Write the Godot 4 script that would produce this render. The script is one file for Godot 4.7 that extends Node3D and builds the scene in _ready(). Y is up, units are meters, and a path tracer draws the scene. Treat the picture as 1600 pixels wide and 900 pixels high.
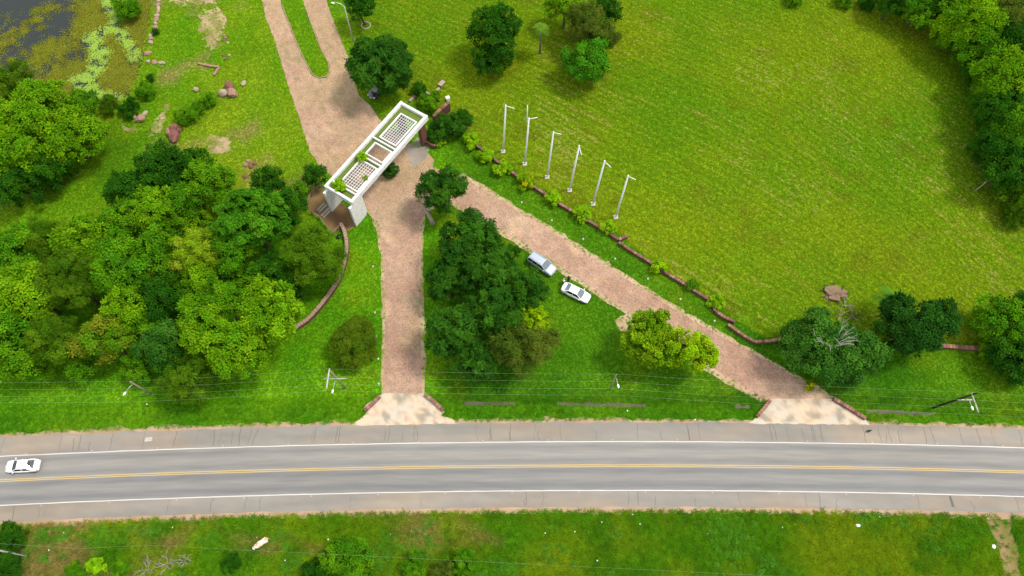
extends Node3D
# Park entrance seen from the air. Units are metres, y is up, -z points away from the highway.

const TAUF := 6.2831853
var rng := RandomNumberGenerator.new()
var taken := {}
var M := {}
var n_macro := FastNoiseLite.new()
var n_mid := FastNoiseLite.new()
var n_fine := FastNoiseLite.new()
var n_edge := FastNoiseLite.new()
var paved: Array = []      # polygons without grass
var paved_box: Array = []
var thin: Array = []      # sandy ground where grass grows sparsely
var pond_poly := PackedVector2Array()
var apron_gaps: Array = []

# ------------------------------------------------------------------ helpers
func lin(r, g, b) -> Color:
	return Color(r, g, b).linear_to_srgb()

func numbered(called: String) -> String:
	if not taken.has(called):
		taken[called] = 0
		return called
	taken[called] += 1
	return "%s_%03d" % [called, taken[called]]

func tag(o: Node, label: String, category: String, group := "", kind := "") -> Node:
	o.set_meta("label", label)
	o.set_meta("category", category)
	if group != "": o.set_meta("group", group)
	if kind != "": o.set_meta("kind", kind)
	return o

func thing(called: String, label: String, category: String, at := Vector3.ZERO, turn := 0.0, group := "") -> Node3D:
	var o := Node3D.new()
	o.name = numbered(called)
	add_child(o)
	o.position = at
	o.rotation.y = turn
	tag(o, label, category, group)
	return o

func obj(called: String, mesh: Mesh, m: Material, parent: Node = null) -> MeshInstance3D:
	var o := MeshInstance3D.new()
	o.mesh = mesh
	o.material_override = m
	if parent == null or parent == self:
		o.name = numbered(called)
		add_child(o)
	else:
		o.name = called
		parent.add_child(o, true)
	return o

func structure(called: String, mesh: Mesh, m: Material, label: String, category: String) -> MeshInstance3D:
	var o := obj(called, mesh, m)
	tag(o, label, category, "", "structure")
	return o

func material(c: Color, rough := 0.8, metal := 0.0, spec := 0.5) -> StandardMaterial3D:
	var m := StandardMaterial3D.new()
	m.albedo_color = c
	m.roughness = rough
	m.metallic = metal
	m.metallic_specular = spec
	return m

func tri_tex(m: StandardMaterial3D, tex: Texture2D, size: float, bump: Texture2D = null, depth := 0.5) -> void:
	m.albedo_texture = tex
	m.uv1_triplanar = true
	m.uv1_world_triplanar = true
	m.uv1_scale = Vector3.ONE / size
	if bump != null:
		m.normal_enabled = true
		m.normal_texture = bump
		m.normal_scale = depth

func new_st() -> SurfaceTool:
	var st := SurfaceTool.new()
	st.begin(Mesh.PRIMITIVE_TRIANGLES)
	st.set_smooth_group(-1)
	return st

func done(st: SurfaceTool) -> ArrayMesh:
	st.generate_normals()
	return st.commit()

func quad(st: SurfaceTool, a: Vector3, b: Vector3, c: Vector3, d: Vector3) -> void:
	st.add_vertex(a); st.add_vertex(b); st.add_vertex(c)
	st.add_vertex(a); st.add_vertex(c); st.add_vertex(d)

# box with chamfered vertical and top edges, base centre at o, axes from basis b
func add_box(st: SurfaceTool, o: Vector3, size: Vector3, b := Basis.IDENTITY, ch := 0.02) -> void:
	var hx := size.x / 2; var hz := size.z / 2; var h := size.y
	var c: float = min(ch, min(hx, min(hz, h)) * 0.45)
	var rings := []
	for lv in [[0.0, 0.0], [h - c, 0.0], [h, c]]:
		var y: float = lv[0]; var i: float = lv[1]
		var r := []
		for q in [[-hx + c, -hz], [hx - c, -hz], [hx, -hz + c], [hx, hz - c], [hx - c, hz], [-hx + c, hz], [-hx, hz - c], [-hx, -hz + c]]:
			var px: float = clampf(q[0], -hx + i, hx - i); var pz: float = clampf(q[1], -hz + i, hz - i)
			r.append(o + b * Vector3(px, y, pz))
		rings.append(r)
	for k in 2:
		for i in 8:
			var j := (i + 1) % 8
			quad(st, rings[k][i], rings[k][j], rings[k + 1][j], rings[k + 1][i])
	for k in [0, 2]:
		for i in range(1, 7):
			if k == 0:
				st.add_vertex(rings[0][0]); st.add_vertex(rings[0][i + 1]); st.add_vertex(rings[0][i])
			else:
				st.add_vertex(rings[2][0]); st.add_vertex(rings[2][i]); st.add_vertex(rings[2][i + 1])

func box_mesh(size: Vector3, ch := 0.02) -> ArrayMesh:
	var st := new_st()
	add_box(st, Vector3.ZERO, size, Basis.IDENTITY, ch)
	return done(st)

# box lying along a - b (both points on its bottom centre line)
func add_bar(st: SurfaceTool, a: Vector3, b: Vector3, w: float, h: float, ch := 0.02) -> void:
	var d := b - a
	var x := d.normalized()
	var z := x.cross(Vector3.UP).normalized()
	if z.length() < 0.5: z = Vector3.FORWARD
	var y := z.cross(x).normalized()
	add_box(st, (a + b) / 2, Vector3(d.length(), h, w), Basis(x, y, z), ch)

func add_tube(st: SurfaceTool, pts: Array, radii: Array, sides := 8, cap := true) -> void:
	var rings := []
	for i in pts.size():
		var d: Vector3
		if i == 0: d = pts[1] - pts[0]
		elif i == pts.size() - 1: d = pts[i] - pts[i - 1]
		else: d = pts[i + 1] - pts[i - 1]
		d = d.normalized()
		var u := d.cross(Vector3(0.31, 0.2, 0.93) if abs(d.z) < 0.9 else Vector3.RIGHT).normalized()
		var v := d.cross(u)
		var r := []
		for s in sides:
			var a := TAUF * s / sides
			r.append(pts[i] + (u * cos(a) + v * sin(a)) * radii[i])
		rings.append(r)
	for i in pts.size() - 1:
		for s in sides:
			var t := (s + 1) % sides
			quad(st, rings[i][s], rings[i + 1][s], rings[i + 1][t], rings[i][t])
	if cap:
		for s in range(1, sides - 1):
			st.add_vertex(rings[0][0]); st.add_vertex(rings[0][s]); st.add_vertex(rings[0][s + 1])
			var e: Array = rings[-1]
			st.add_vertex(e[0]); st.add_vertex(e[s + 1]); st.add_vertex(e[s])

func tube_mesh(pts: Array, radii: Array, sides := 8) -> ArrayMesh:
	var st := new_st()
	st.set_smooth_group(0)
	add_tube(st, pts, radii, sides)
	return done(st)

# lumpy ellipsoid for stones
func rock_mesh(r: Vector3, sd: int, rough := 0.22) -> ArrayMesh:
	var nz := FastNoiseLite.new()
	nz.seed = sd
	nz.frequency = 0.9
	var st := new_st()
	var nu := 14; var nv := 9
	var pt := func(i: int, j: int):
		var th := PI * j / nv; var ph := TAUF * (i % nu) / nu
		var d := Vector3(sin(th) * cos(ph), cos(th), sin(th) * sin(ph))
		var k: float = 1.0 + rough * 2.0 * nz.get_noise_3d(d.x * 1.3, d.y * 1.3, d.z * 1.3)
		return d * r * k
	for j in nv:
		for i in nu:
			var a: Vector3 = pt.call(i, j); var b: Vector3 = pt.call(i + 1, j)
			var c: Vector3 = pt.call(i + 1, j + 1); var d: Vector3 = pt.call(i, j + 1)
			if j > 0:
				st.add_vertex(a); st.add_vertex(c); st.add_vertex(b)
			if j < nv - 1:
				st.add_vertex(a); st.add_vertex(d); st.add_vertex(c)
	return done(st)

func jittered(poly: PackedVector2Array, step: float, amp: float) -> PackedVector2Array:
	var out := PackedVector2Array()
	for i in poly.size():
		var a := poly[i]; var b := poly[(i + 1) % poly.size()]
		var k: int = max(1, int(a.distance_to(b) / step))
		for j in k:
			var p := a.lerp(b, float(j) / k)
			out.append(p + Vector2(n_edge.get_noise_2d(p.x * 7.0, p.y * 7.0), n_edge.get_noise_2d(p.x * 7.0 + 300.0, p.y * 7.0)) * amp * 2.0)
	return out

func bounds(poly: PackedVector2Array) -> Rect2:
	var r := Rect2(poly[0], Vector2.ZERO)
	for p in poly: r = r.expand(p)
	return r

# a sheet over a polygon, cut into small cells so that vertex colours can vary
func sheet(poly: PackedVector2Array, y: float, cell: float, colour: Callable, follow := false) -> ArrayMesh:
	if Geometry2D.is_polygon_clockwise(poly): poly.reverse()
	var bb := bounds(poly)
	var vs := PackedVector3Array(); var cs := PackedColorArray(); var ns := PackedVector3Array()
	var put := func(p: Vector2):
		vs.append(Vector3(p.x, y + (ground_height(p.x, p.y) if follow else 0.0), p.y))
		cs.append(colour.call(p.x, p.y))
		ns.append(Vector3.UP)
	var nx := int(ceil(bb.size.x / cell)); var nz := int(ceil(bb.size.y / cell))
	for i in nx:
		for j in nz:
			var a := bb.position + Vector2(i * cell, j * cell)
			var b := a + Vector2(cell, 0); var c := a + Vector2(cell, cell); var d := a + Vector2(0, cell)
			var inside := 0
			for q in [a, b, c, d]:
				if Geometry2D.is_point_in_polygon(q, poly): inside += 1
			if inside == 4:
				for q in [a, b, c, a, c, d]: put.call(q)
			else:
				for piece in Geometry2D.intersect_polygons(PackedVector2Array([a, b, c, d]), poly):
					var idx := Geometry2D.triangulate_polygon(piece)
					for k in range(0, idx.size(), 3):
						var p0: Vector2 = piece[idx[k]]; var p1: Vector2 = piece[idx[k + 1]]; var p2: Vector2 = piece[idx[k + 2]]
						if (p1 - p0).cross(p2 - p0) > 0:
							for q in [p0, p1, p2]: put.call(q)
						else:
							for q in [p0, p2, p1]: put.call(q)
	var arr := []
	arr.resize(Mesh.ARRAY_MAX)
	arr[Mesh.ARRAY_VERTEX] = vs; arr[Mesh.ARRAY_NORMAL] = ns; arr[Mesh.ARRAY_COLOR] = cs
	var m := ArrayMesh.new()
	m.add_surface_from_arrays(Mesh.PRIMITIVE_TRIANGLES, arr)
	return m

func pave(poly: PackedVector2Array) -> void:
	paved.append(poly)
	paved_box.append(bounds(poly).grow(0.1))

func is_paved(p: Vector2) -> bool:
	for i in paved.size():
		if paved_box[i].has_point(p) and Geometry2D.is_point_in_polygon(p, paved[i]): return true
	return false

func seg_dist(p: Vector2, line: PackedVector2Array) -> float:
	var best := 1e9
	for i in line.size() - 1:
		best = min(best, p.distance_to(Geometry2D.get_closest_point_to_segment(p, line[i], line[i + 1])))
	return best

# ------------------------------------------------------------------ the lie of the land
func road_curve(x: float) -> float:
	return 0.00028 * x * x - 0.0084 * x

func ground_height(x: float, z: float) -> float:
	var h := 0.0
	var off := z - road_curve(x)
	if off > -31.0 and off < -26.6:
		var open := 1.0
		for g in apron_gaps:
			if x > g.x and x < g.y: open = 0.0
		h -= 0.45 * open * exp(-pow((off + 28.62 - 0.016 * x) / 0.62, 2.0))
	if pond_poly.size() > 0 and x < -38.0 and z < -74.0 and Geometry2D.is_point_in_polygon(Vector2(x, z), pond_poly):
		h -= 0.7
	return h

func mix3(a: Color, b: Color, t: float) -> Color:
	return a.lerp(b, clampf(t, 0.0, 1.0))

# what grows where: the colour of the turf itself
func turf(x: float, z: float) -> Color:
	var mac := n_macro.get_noise_2d(x, z)
	var mid := n_mid.get_noise_2d(x, z)
	var fin := n_fine.get_noise_2d(x, z)
	var off := z - road_curve(x)
	var c := Color(0.052, 0.175, 0.004)
	var lush := Color(0.038, 0.140, 0.005)
	var yellow := Color(0.135, 0.215, 0.007)
	if off > -14.4:
		# rough verge beyond the highway
		c = mix3(Color(0.055, 0.160, 0.004), Color(0.125, 0.200, 0.005), 0.42 + mid * 1.1 + mac * 0.6)
		var brown: float = clampf(n_mid.get_noise_2d(x * 0.8 + 90.0, z * 1.6) * 1.7 + 0.42 - (x + 62.0) * 0.014, 0.0, 1.0)
		if x < 5.0: c = mix3(c, Color(0.19, 0.135, 0.045), brown * 0.8)
		c = mix3(c, Color(0.036, 0.125, 0.004), clampf(n_mid.get_noise_2d(x * 1.4, z * 1.4 + 70.0) * 2.0 - 0.25, 0.0, 0.9))
	elif in_field(x, z):
		# mown hay field with swaths
		var phi := swath(x, z)
		var along := x * 0.5 + z * 0.3
		var line := n_fine.get_noise_2d(phi * 1.3, along * 0.11)
		var rows := sin(phi * 4.4 + n_mid.get_noise_2d(x * 0.5, z * 0.5) * 3.0)
		c = mix3(Color(0.078, 0.190, 0.005), Color(0.158, 0.228, 0.007), 0.45 + mac * 0.8 + line * 0.35 + mid * 0.15 + rows * 0.30)
		c = mix3(c, Color(0.18, 0.195, 0.02), clampf(line * 1.1 - 0.3 + n_mid.get_noise_2d(x * 0.6, z * 0.6) * 0.5, 0.0, 0.5))
		c = mix3(c, Color(0.115, 0.115, 0.010), clampf(n_mid.get_noise_2d(x * 1.1 + 40.0, z * 1.1) * 1.2 - 0.35, 0.0, 0.35))
	elif x < -31.0 and z < -57.0 or (x < -18.0 and z < -70.0):
		# park lawn by the pond
		c = mix3(Color(0.088, 0.225, 0.006), Color(0.180, 0.270, 0.010), 0.42 + mac * 1.0 + mid * 0.5)
		c = mix3(c, lush, clampf(n_mid.get_noise_2d(x * 0.5 + 20.0, z * 0.5) * 1.6 - 0.35, 0.0, 0.7))
		c = mix3(c, Color(0.26, 0.185, 0.075), clampf(n_mid.get_noise_2d(x * 0.7 - 50.0, z * 0.7) * 1.8 - 0.55, 0.0, 0.7))
	else:
		# fresher, fertilised turf west of the straight drive and on the mown verge
		var fresh: float = clampf((-9.0 - x) / 3.0, 0.0, 1.0) if off < -28.6 else 0.6
		c = mix3(mix3(lush, Color(0.058, 0.205, 0.005), fresh), mix3(Color(0.078, 0.202, 0.007), Color(0.118, 0.290, 0.007), fresh), 0.45 + mid * 0.8 + mac * 0.8)
		c = mix3(c, yellow, clampf(n_mid.get_noise_2d(x * 0.9 - 15.0, z * 0.9) * 1.3 - 0.3, 0.0, 0.55))
	var k := 1.0 + fin * 0.20
	return Color(c.r * k, c.g * k, c.b * k)

func swath(x: float, z: float) -> float:
	var e: float = max(0.0, x - 40.0)
	return z - 0.62 * x - 0.011 * e * e + n_macro.get_noise_2d(x * 0.7, z * 0.7) * 2.0

var field_poly := PackedVector2Array()
func in_field(x: float, z: float) -> bool:
	return Geometry2D.is_point_in_polygon(Vector2(x, z), field_poly)

# ------------------------------------------------------------------ foliage
var sprays := {}

# a spray of single leaves, each a folded blade; the copies of a spray fill a crown
func spray_mesh(count: int, length: float, width: float, spread: float, flat: float, sd: int) -> ArrayMesh:
	var r := RandomNumberGenerator.new()
	r.seed = sd
	var st := new_st()
	for i in count:
		var d := Vector3(r.randfn(), r.randfn() * flat, r.randfn()).normalized()
		var c := d * spread * pow(r.randf(), 0.45)
		var out := (d + Vector3(r.randfn(), r.randfn() * 0.6 - 0.15, r.randfn()) * 0.55).normalized()
		var side := out.cross(Vector3.UP + Vector3(r.randfn(), 0, r.randfn()) * 0.3).normalized()
		var nrm := side.cross(out).normalized()
		var l := length * r.randf_range(0.7, 1.25); var w := width * r.randf_range(0.8, 1.2) * 0.5
		var a := c - out * l * 0.5; var tip := c + out * l * 0.5 - nrm * l * 0.12
		var m := c + nrm * w * 0.35
		var e := c + side * w; var f := c - side * w
		st.add_vertex(a); st.add_vertex(e); st.add_vertex(m)
		st.add_vertex(e); st.add_vertex(tip); st.add_vertex(m)
		st.add_vertex(a); st.add_vertex(m); st.add_vertex(f)
		st.add_vertex(m); st.add_vertex(tip); st.add_vertex(f)
	return done(st)

func scatter(called: String, mesh: Mesh, m: Material, xf: Array, cols: PackedColorArray, parent: Node = null) -> MultiMeshInstance3D:
	var mm := MultiMesh.new()
	mm.transform_format = MultiMesh.TRANSFORM_3D
	mm.use_colors = true
	mm.mesh = mesh
	mm.instance_count = xf.size()
	var buf := PackedFloat32Array()
	buf.resize(xf.size() * 16)
	var k := 0
	for i in xf.size():
		var t: Transform3D = xf[i]; var c := cols[i]
		buf[k] = t.basis.x.x; buf[k + 1] = t.basis.y.x; buf[k + 2] = t.basis.z.x; buf[k + 3] = t.origin.x
		buf[k + 4] = t.basis.x.y; buf[k + 5] = t.basis.y.y; buf[k + 6] = t.basis.z.y; buf[k + 7] = t.origin.y
		buf[k + 8] = t.basis.x.z; buf[k + 9] = t.basis.y.z; buf[k + 10] = t.basis.z.z; buf[k + 11] = t.origin.z
		buf[k + 12] = c.r; buf[k + 13] = c.g; buf[k + 14] = c.b; buf[k + 15] = 1.0
		k += 16
	mm.buffer = buf
	var o := MultiMeshInstance3D.new()
	o.multimesh = mm
	o.material_override = m
	if parent == null:
		o.name = numbered(called)
		add_child(o)
	else:
		o.name = called
		parent.add_child(o, true)
	o.set_meta("kind", "stuff")
	return o

func turned(up: Vector3, yaw: float, s: float) -> Basis:
	var y := up.normalized()
	var x := y.cross(Vector3(cos(yaw), 0.11, sin(yaw))).normalized()
	var z := x.cross(y).normalized()
	return Basis(x * s, y * s, z * s)

# kinds of foliage: spray, colours of leaf and of young leaf, share of young lobes, lobe count and size, flatness, density
var LEAF := {
	"broad": {"spray": "broad", "a": Color(0.039, 0.136, 0.0035), "b": Color(0.074, 0.192, 0.0035), "lobes": 20, "lobe": 0.36, "flat": 0.85, "dens": 42.0},
	"bright": {"spray": "broad", "a": Color(0.062, 0.172, 0.003), "b": Color(0.118, 0.245, 0.0035), "lobes": 22, "lobe": 0.34, "flat": 0.85, "dens": 42.0},
	"dark": {"spray": "broad", "a": Color(0.013, 0.062, 0.0035), "b": Color(0.026, 0.095, 0.0035), "lobes": 18, "lobe": 0.38, "flat": 0.9, "dens": 44.0},
	"mango": {"spray": "long", "a": Color(0.014, 0.060, 0.0050), "b": Color(0.028, 0.095, 0.0050), "lobes": 24, "lobe": 0.34, "flat": 0.9, "dens": 46.0},
	"gloom": {"spray": "broad", "a": Color(0.011, 0.050, 0.0050), "b": Color(0.019, 0.074, 0.0060), "lobes": 20, "lobe": 0.34, "flat": 0.85, "dens": 46.0},
	"olive": {"spray": "fine", "a": Color(0.042, 0.082, 0.0070), "b": Color(0.078, 0.112, 0.0100), "lobes": 16, "lobe": 0.34, "flat": 0.95, "dens": 44.0},
	"willow": {"spray": "fine", "a": Color(0.036, 0.098, 0.0030), "b": Color(0.066, 0.135, 0.0045), "lobes": 16, "lobe": 0.36, "flat": 1.0, "dens": 44.0},
	"lime": {"spray": "round", "a": Color(0.135, 0.265, 0.0030), "b": Color(0.195, 0.320, 0.0035), "lobes": 26, "lobe": 0.28, "flat": 0.85, "dens": 52.0},
	"chartreuse": {"spray": "round", "a": Color(0.075, 0.165, 0.0030), "b": Color(0.125, 0.225, 0.0035), "lobes": 24, "lobe": 0.28, "flat": 0.85, "dens": 52.0},
	"blue": {"spray": "broad", "a": Color(0.022, 0.088, 0.0080), "b": Color(0.044, 0.132, 0.0110), "lobes": 20, "lobe": 0.34, "flat": 0.8, "dens": 44.0},
	"rusty": {"spray": "broad", "a": Color(0.055, 0.150, 0.0035), "b": Color(0.125, 0.155, 0.0080), "lobes": 20, "lobe": 0.32, "flat": 0.85, "dens": 42.0},
	"golden": {"spray": "round", "a": Color(0.115, 0.235, 0.0030), "b": Color(0.340, 0.310, 0.0045), "lobes": 12, "lobe": 0.38, "flat": 0.8, "dens": 60.0},
	"shrub": {"spray": "round", "a": Color(0.125, 0.290, 0.0040), "b": Color(0.205, 0.370, 0.0050), "lobes": 12, "lobe": 0.38, "flat": 0.8, "dens": 60.0},
	"bush": {"spray": "fine", "a": Color(0.046, 0.100, 0.0040), "b": Color(0.074, 0.124, 0.0050), "lobes": 30, "lobe": 0.25, "flat": 0.75, "dens": 62.0},
	"fineround": {"spray": "round", "a": Color(0.030, 0.120, 0.0045), "b": Color(0.052, 0.165, 0.0050), "lobes": 34, "lobe": 0.24, "flat": 0.85, "dens": 56.0},
	"darkround": {"spray": "long", "a": Color(0.015, 0.062, 0.0050), "b": Color(0.028, 0.092, 0.0055), "lobes": 34, "lobe": 0.25, "flat": 0.9, "dens": 56.0},
	"midround": {"spray": "broad", "a": Color(0.036, 0.145, 0.0050), "b": Color(0.055, 0.190, 0.0050), "lobes": 26, "lobe": 0.3, "flat": 0.85, "dens": 46.0},
	"chartloose": {"spray": "fine", "a": Color(0.120, 0.225, 0.0050), "b": Color(0.190, 0.260, 0.0120), "lobes": 14, "lobe": 0.34, "flat": 1.0, "dens": 40.0},
}

func crown(parent: Node, R: float, hc: float, kind: String, sd: int, called := "crown", at := Vector3.ZERO, small := 1.0) -> Array:
	var k: Dictionary = LEAF[kind]
	var r := RandomNumberGenerator.new()
	r.seed = sd
	var Ry: float = R * k.flat
	var lobes := []
	var nl: int = int(k.lobes * 1.25 * clampf(0.55 + R * 0.09, 0.7, 1.35))
	for i in nl:
		var y := 1.0 - 1.55 * (i + 0.5) / nl
		var ph := i * 2.399963 + r.randfn() * 0.35
		var q := sqrt(max(0.0, 1.0 - y * y))
		var rad := r.randf_range(0.52, 0.88)
		var lr: float = R * k.lobe * r.randf_range(0.6, 1.2)
		var c := Vector3(cos(ph) * q * R * rad, y * Ry * rad, sin(ph) * q * R * rad)
		lobes.append([c, lr, r.randf()])
	# uneven outline: a few limbs reach out, the whole crown is a little longer one way
	for i in (4 if called == "crown" else 0):
		var ph := r.randf() * TAUF
		lobes.append([Vector3(cos(ph) * R * 0.9, Ry * r.randf_range(-0.2, 0.5), sin(ph) * R * 0.9), R * k.lobe * r.randf_range(0.4, 0.75), r.randf()])
	var sx := r.randf_range(0.88, 1.12); var sz := 1.0 / sx
	for l in lobes: l[0] = Vector3(l[0].x * sx, l[0].y, l[0].z * sz)
	lobes.append([Vector3.ZERO, R * 0.42, 0.2])
	var n := int(k.dens * 0.95 * R * R / (small * small))
	var xf := []; var cols := PackedColorArray()
	var size := clampf(0.55 + R * 0.09, 0.5, 1.0) * small
	var total := 0.0
	for l in lobes: total += l[1] * l[1]
	for l in lobes:
		var m := int(n * l[1] * l[1] / total)
		for i in m:
			var d := Vector3(r.randfn(), r.randfn(), r.randfn()).normalized()
			if d.y < -0.35 and r.randf() < 0.6: d.y = -d.y
			var p: Vector3 = l[0] + d * l[1] * (r.randf_range(0.84, 1.06) if r.randf() < 0.86 else r.randf_range(0.3, 0.85))
			var hidden := false
			for o in lobes:
				if o != l and p.distance_squared_to(o[0]) < o[1] * o[1] * 0.42:
					hidden = true
					break
			if hidden and r.randf() < 0.85: continue
			# ragged holes where the foliage thins out
			if called == "crown" and n_fine.get_noise_3d((p.x + sd) * 0.55, p.y * 0.55, p.z * 0.55) > 0.20 and r.randf() < 0.8: continue
			var b := turned(d + Vector3(0, 0.5, 0) + Vector3(r.randfn(), r.randfn(), r.randfn()) * 0.25, r.randf() * TAUF, size * r.randf_range(0.75, 1.3))
			xf.append(Transform3D(b, at + Vector3(0, hc, 0) + p))
			var young: float = clampf(l[2] * 1.25 - 0.25 + r.randfn() * 0.22, 0.0, 1.0)
			var c: Color = k.a.lerp(k.b, young)
			var v := r.randf_range(0.7, 1.34)
			cols.append(Color(c.r * v * r.randf_range(0.93, 1.08), c.g * v, c.b * v))
	scatter(called, sprays[k.spray], M.leaf, xf, cols, parent)
	return lobes

func tree(called: String, label: String, p: Vector2, R: float, hc: float, kind: String, sd: int, group := "", bark: Material = null) -> Node3D:
	var t := thing(called, label, "tree", Vector3(p.x, 0, p.y), 0.0, group)
	var lobes := crown(t, R, hc, kind, sd)
	var r := RandomNumberGenerator.new()
	r.seed = sd + 7
	var st := new_st()
	st.set_smooth_group(0)
	var w := 0.045 * R + 0.06
	var fork := Vector3(r.randfn() * 0.25, max(0.6, hc - R * 0.45), r.randfn() * 0.25)
	add_tube(st, [Vector3(0, -0.1, 0), Vector3(0, 0.25, 0), fork * 0.55 + Vector3(r.randfn() * 0.12, 0, 0), fork], [w * 1.5, w * 1.1, w * 0.92, w * 0.8], 9)
	for i in min(9, lobes.size() - 1):
		var l: Array = lobes[(i * 2) % (lobes.size() - 1)]
		var e: Vector3 = l[0] + Vector3(0, hc, 0)
		var m := fork.lerp(e, 0.5) + Vector3(r.randfn() * 0.2, 0.25, r.randfn() * 0.2)
		add_tube(st, [fork, m, e], [w * 0.6, w * 0.38, w * 0.12], 6, false)
	obj("trunk", done(st), bark if bark != null else M.bark, t)
	return t

func shrub(called: String, label: String, p: Vector2, R: float, kind: String, sd: int, group := "", y := 0.0, category := "shrub") -> Node3D:
	var t := thing(called, label, category, Vector3(p.x, y, p.y), 0.0, group)
	crown(t, R, R * 0.62, kind, sd, "foliage", Vector3.ZERO, 0.62 if R < 2.2 else 0.8)
	var r := RandomNumberGenerator.new()
	r.seed = sd + 3
	var st := new_st()
	st.set_smooth_group(0)
	for i in 6:
		var a := r.randf() * TAUF
		var e := Vector3(cos(a), 0, sin(a)) * R * 0.55 + Vector3(0, R * r.randf_range(0.5, 0.95), 0)
		add_tube(st, [Vector3(cos(a), 0, sin(a)) * 0.06 - Vector3(0, 0.05, 0), e * 0.5 + Vector3(0, 0.06, 0), e], [0.03 + R * 0.008, 0.025, 0.01], 5, false)
	obj("stems", done(st), M.bark, t)
	return t

# leafless twiggy branches
func twigs(st: SurfaceTool, o: Vector3, d: Vector3, length: float, w: float, depth: int, r: RandomNumberGenerator) -> void:
	var m := o + d * length * 0.5 + Vector3(r.randfn(), r.randfn(), r.randfn()) * length * 0.06
	var e := o + d * length
	add_tube(st, [o, m, e], [w, w * 0.8, w * 0.55], 5, false)
	if depth > 0:
		for i in 3:
			var b := (d + Vector3(r.randfn(), r.randfn() * 0.7, r.randfn()) * 0.5).normalized()
			twigs(st, o.lerp(e, r.randf_range(0.4, 1.0)), b, length * r.randf_range(0.5, 0.75), w * 0.6, depth - 1, r)

func bare_shrub(label: String, p: Vector2, R: float, sd: int) -> void:
	var t := thing("dry_shrub", label, "shrub", Vector3(p.x, 0, p.y), 0.0, "leafless grey shrubs")
	var r := RandomNumberGenerator.new()
	r.seed = sd
	for i in 7:
		var st := new_st()
		var a := TAUF * i / 7.0 + r.randfn() * 0.3
		twigs(st, Vector3(0, -0.03, 0), Vector3(cos(a) * 0.7, r.randf_range(0.35, 0.9), sin(a) * 0.7).normalized(), R * r.randf_range(0.5, 0.75), 0.035, 2, r)
		obj("branch", done(st), M.dry_wood, t)

func palm(called: String, label: String, p: Vector2, hgt: float, L: float, n: int, col: Color, sd: int, lean := Vector2.ZERO) -> void:
	var t := thing(called, label, "palm", Vector3(p.x, 0, p.y))
	var top := Vector3(lean.x, hgt, lean.y)
	obj("trunk", tube_mesh([Vector3(0, -0.1, 0), Vector3(lean.x * 0.3, hgt * 0.45, lean.y * 0.3), top], [0.2, 0.15, 0.13], 9), M.palm_bark, t)
	var r := RandomNumberGenerator.new()
	r.seed = sd
	var fm := material(Color(col.r, col.g, col.b).linear_to_srgb(), 0.8, 0.0, 0.06)
	fm.backlight = Color(0.2, 0.3, 0.03)
	for i in n:
		var a := i * 2.399963
		var rise := r.randf_range(0.1, 1.1) - 0.25
		var st := new_st()
		var d := Vector3(cos(a), 0, sin(a))
		var rib := []
		for s in 9:
			var q := s / 8.0
			rib.append(top + d * L * q * (1.0 - 0.12 * q) + Vector3(0, L * (rise * q - 0.85 * q * q), 0))
		add_tube(st, rib, [0.03, 0.028, 0.025, 0.022, 0.02, 0.017, 0.014, 0.01, 0.006], 4, false)
		var side := d.cross(Vector3.UP)
		for s in range(1, 9):
			for e in 3:
				var q := (s - e * 0.33) / 8.0
				var c: Vector3 = rib[s].lerp(rib[s - 1], e * 0.33)
				var ll := L * 0.42 * (1.0 - pow(abs(q - 0.45) / 0.62, 2.0))
				for sg in [-1.0, 1.0]:
					var tip: Vector3 = c + (side * sg * 0.8 + d * 0.55).normalized() * ll - Vector3(0, ll * 0.35, 0)
					var wv := d * 0.06
					st.add_vertex(c - wv); st.add_vertex(tip); st.add_vertex(c + wv)
		obj("frond", done(st), fm, t)

# ------------------------------------------------------------------ bodies joined from tapered bones
func smooth_min(a: float, b: float, k: float) -> float:
	var h: float = max(k - abs(a - b), 0.0) / k
	return min(a, b) - h * h * k * 0.25

func body_field(p: Vector3, bones: Array, grow: float, k: float) -> float:
	var v := 1e3
	for b in bones:
		var pa: Vector3 = p - b[0]; var ba: Vector3 = b[1] - b[0]
		var t: float = clampf(pa.dot(ba) / max(1e-6, ba.length_squared()), 0.0, 1.0)
		v = smooth_min(v, (pa - ba * t).length() - lerpf(b[2], b[3], t) - grow, k)
	return v

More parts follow.
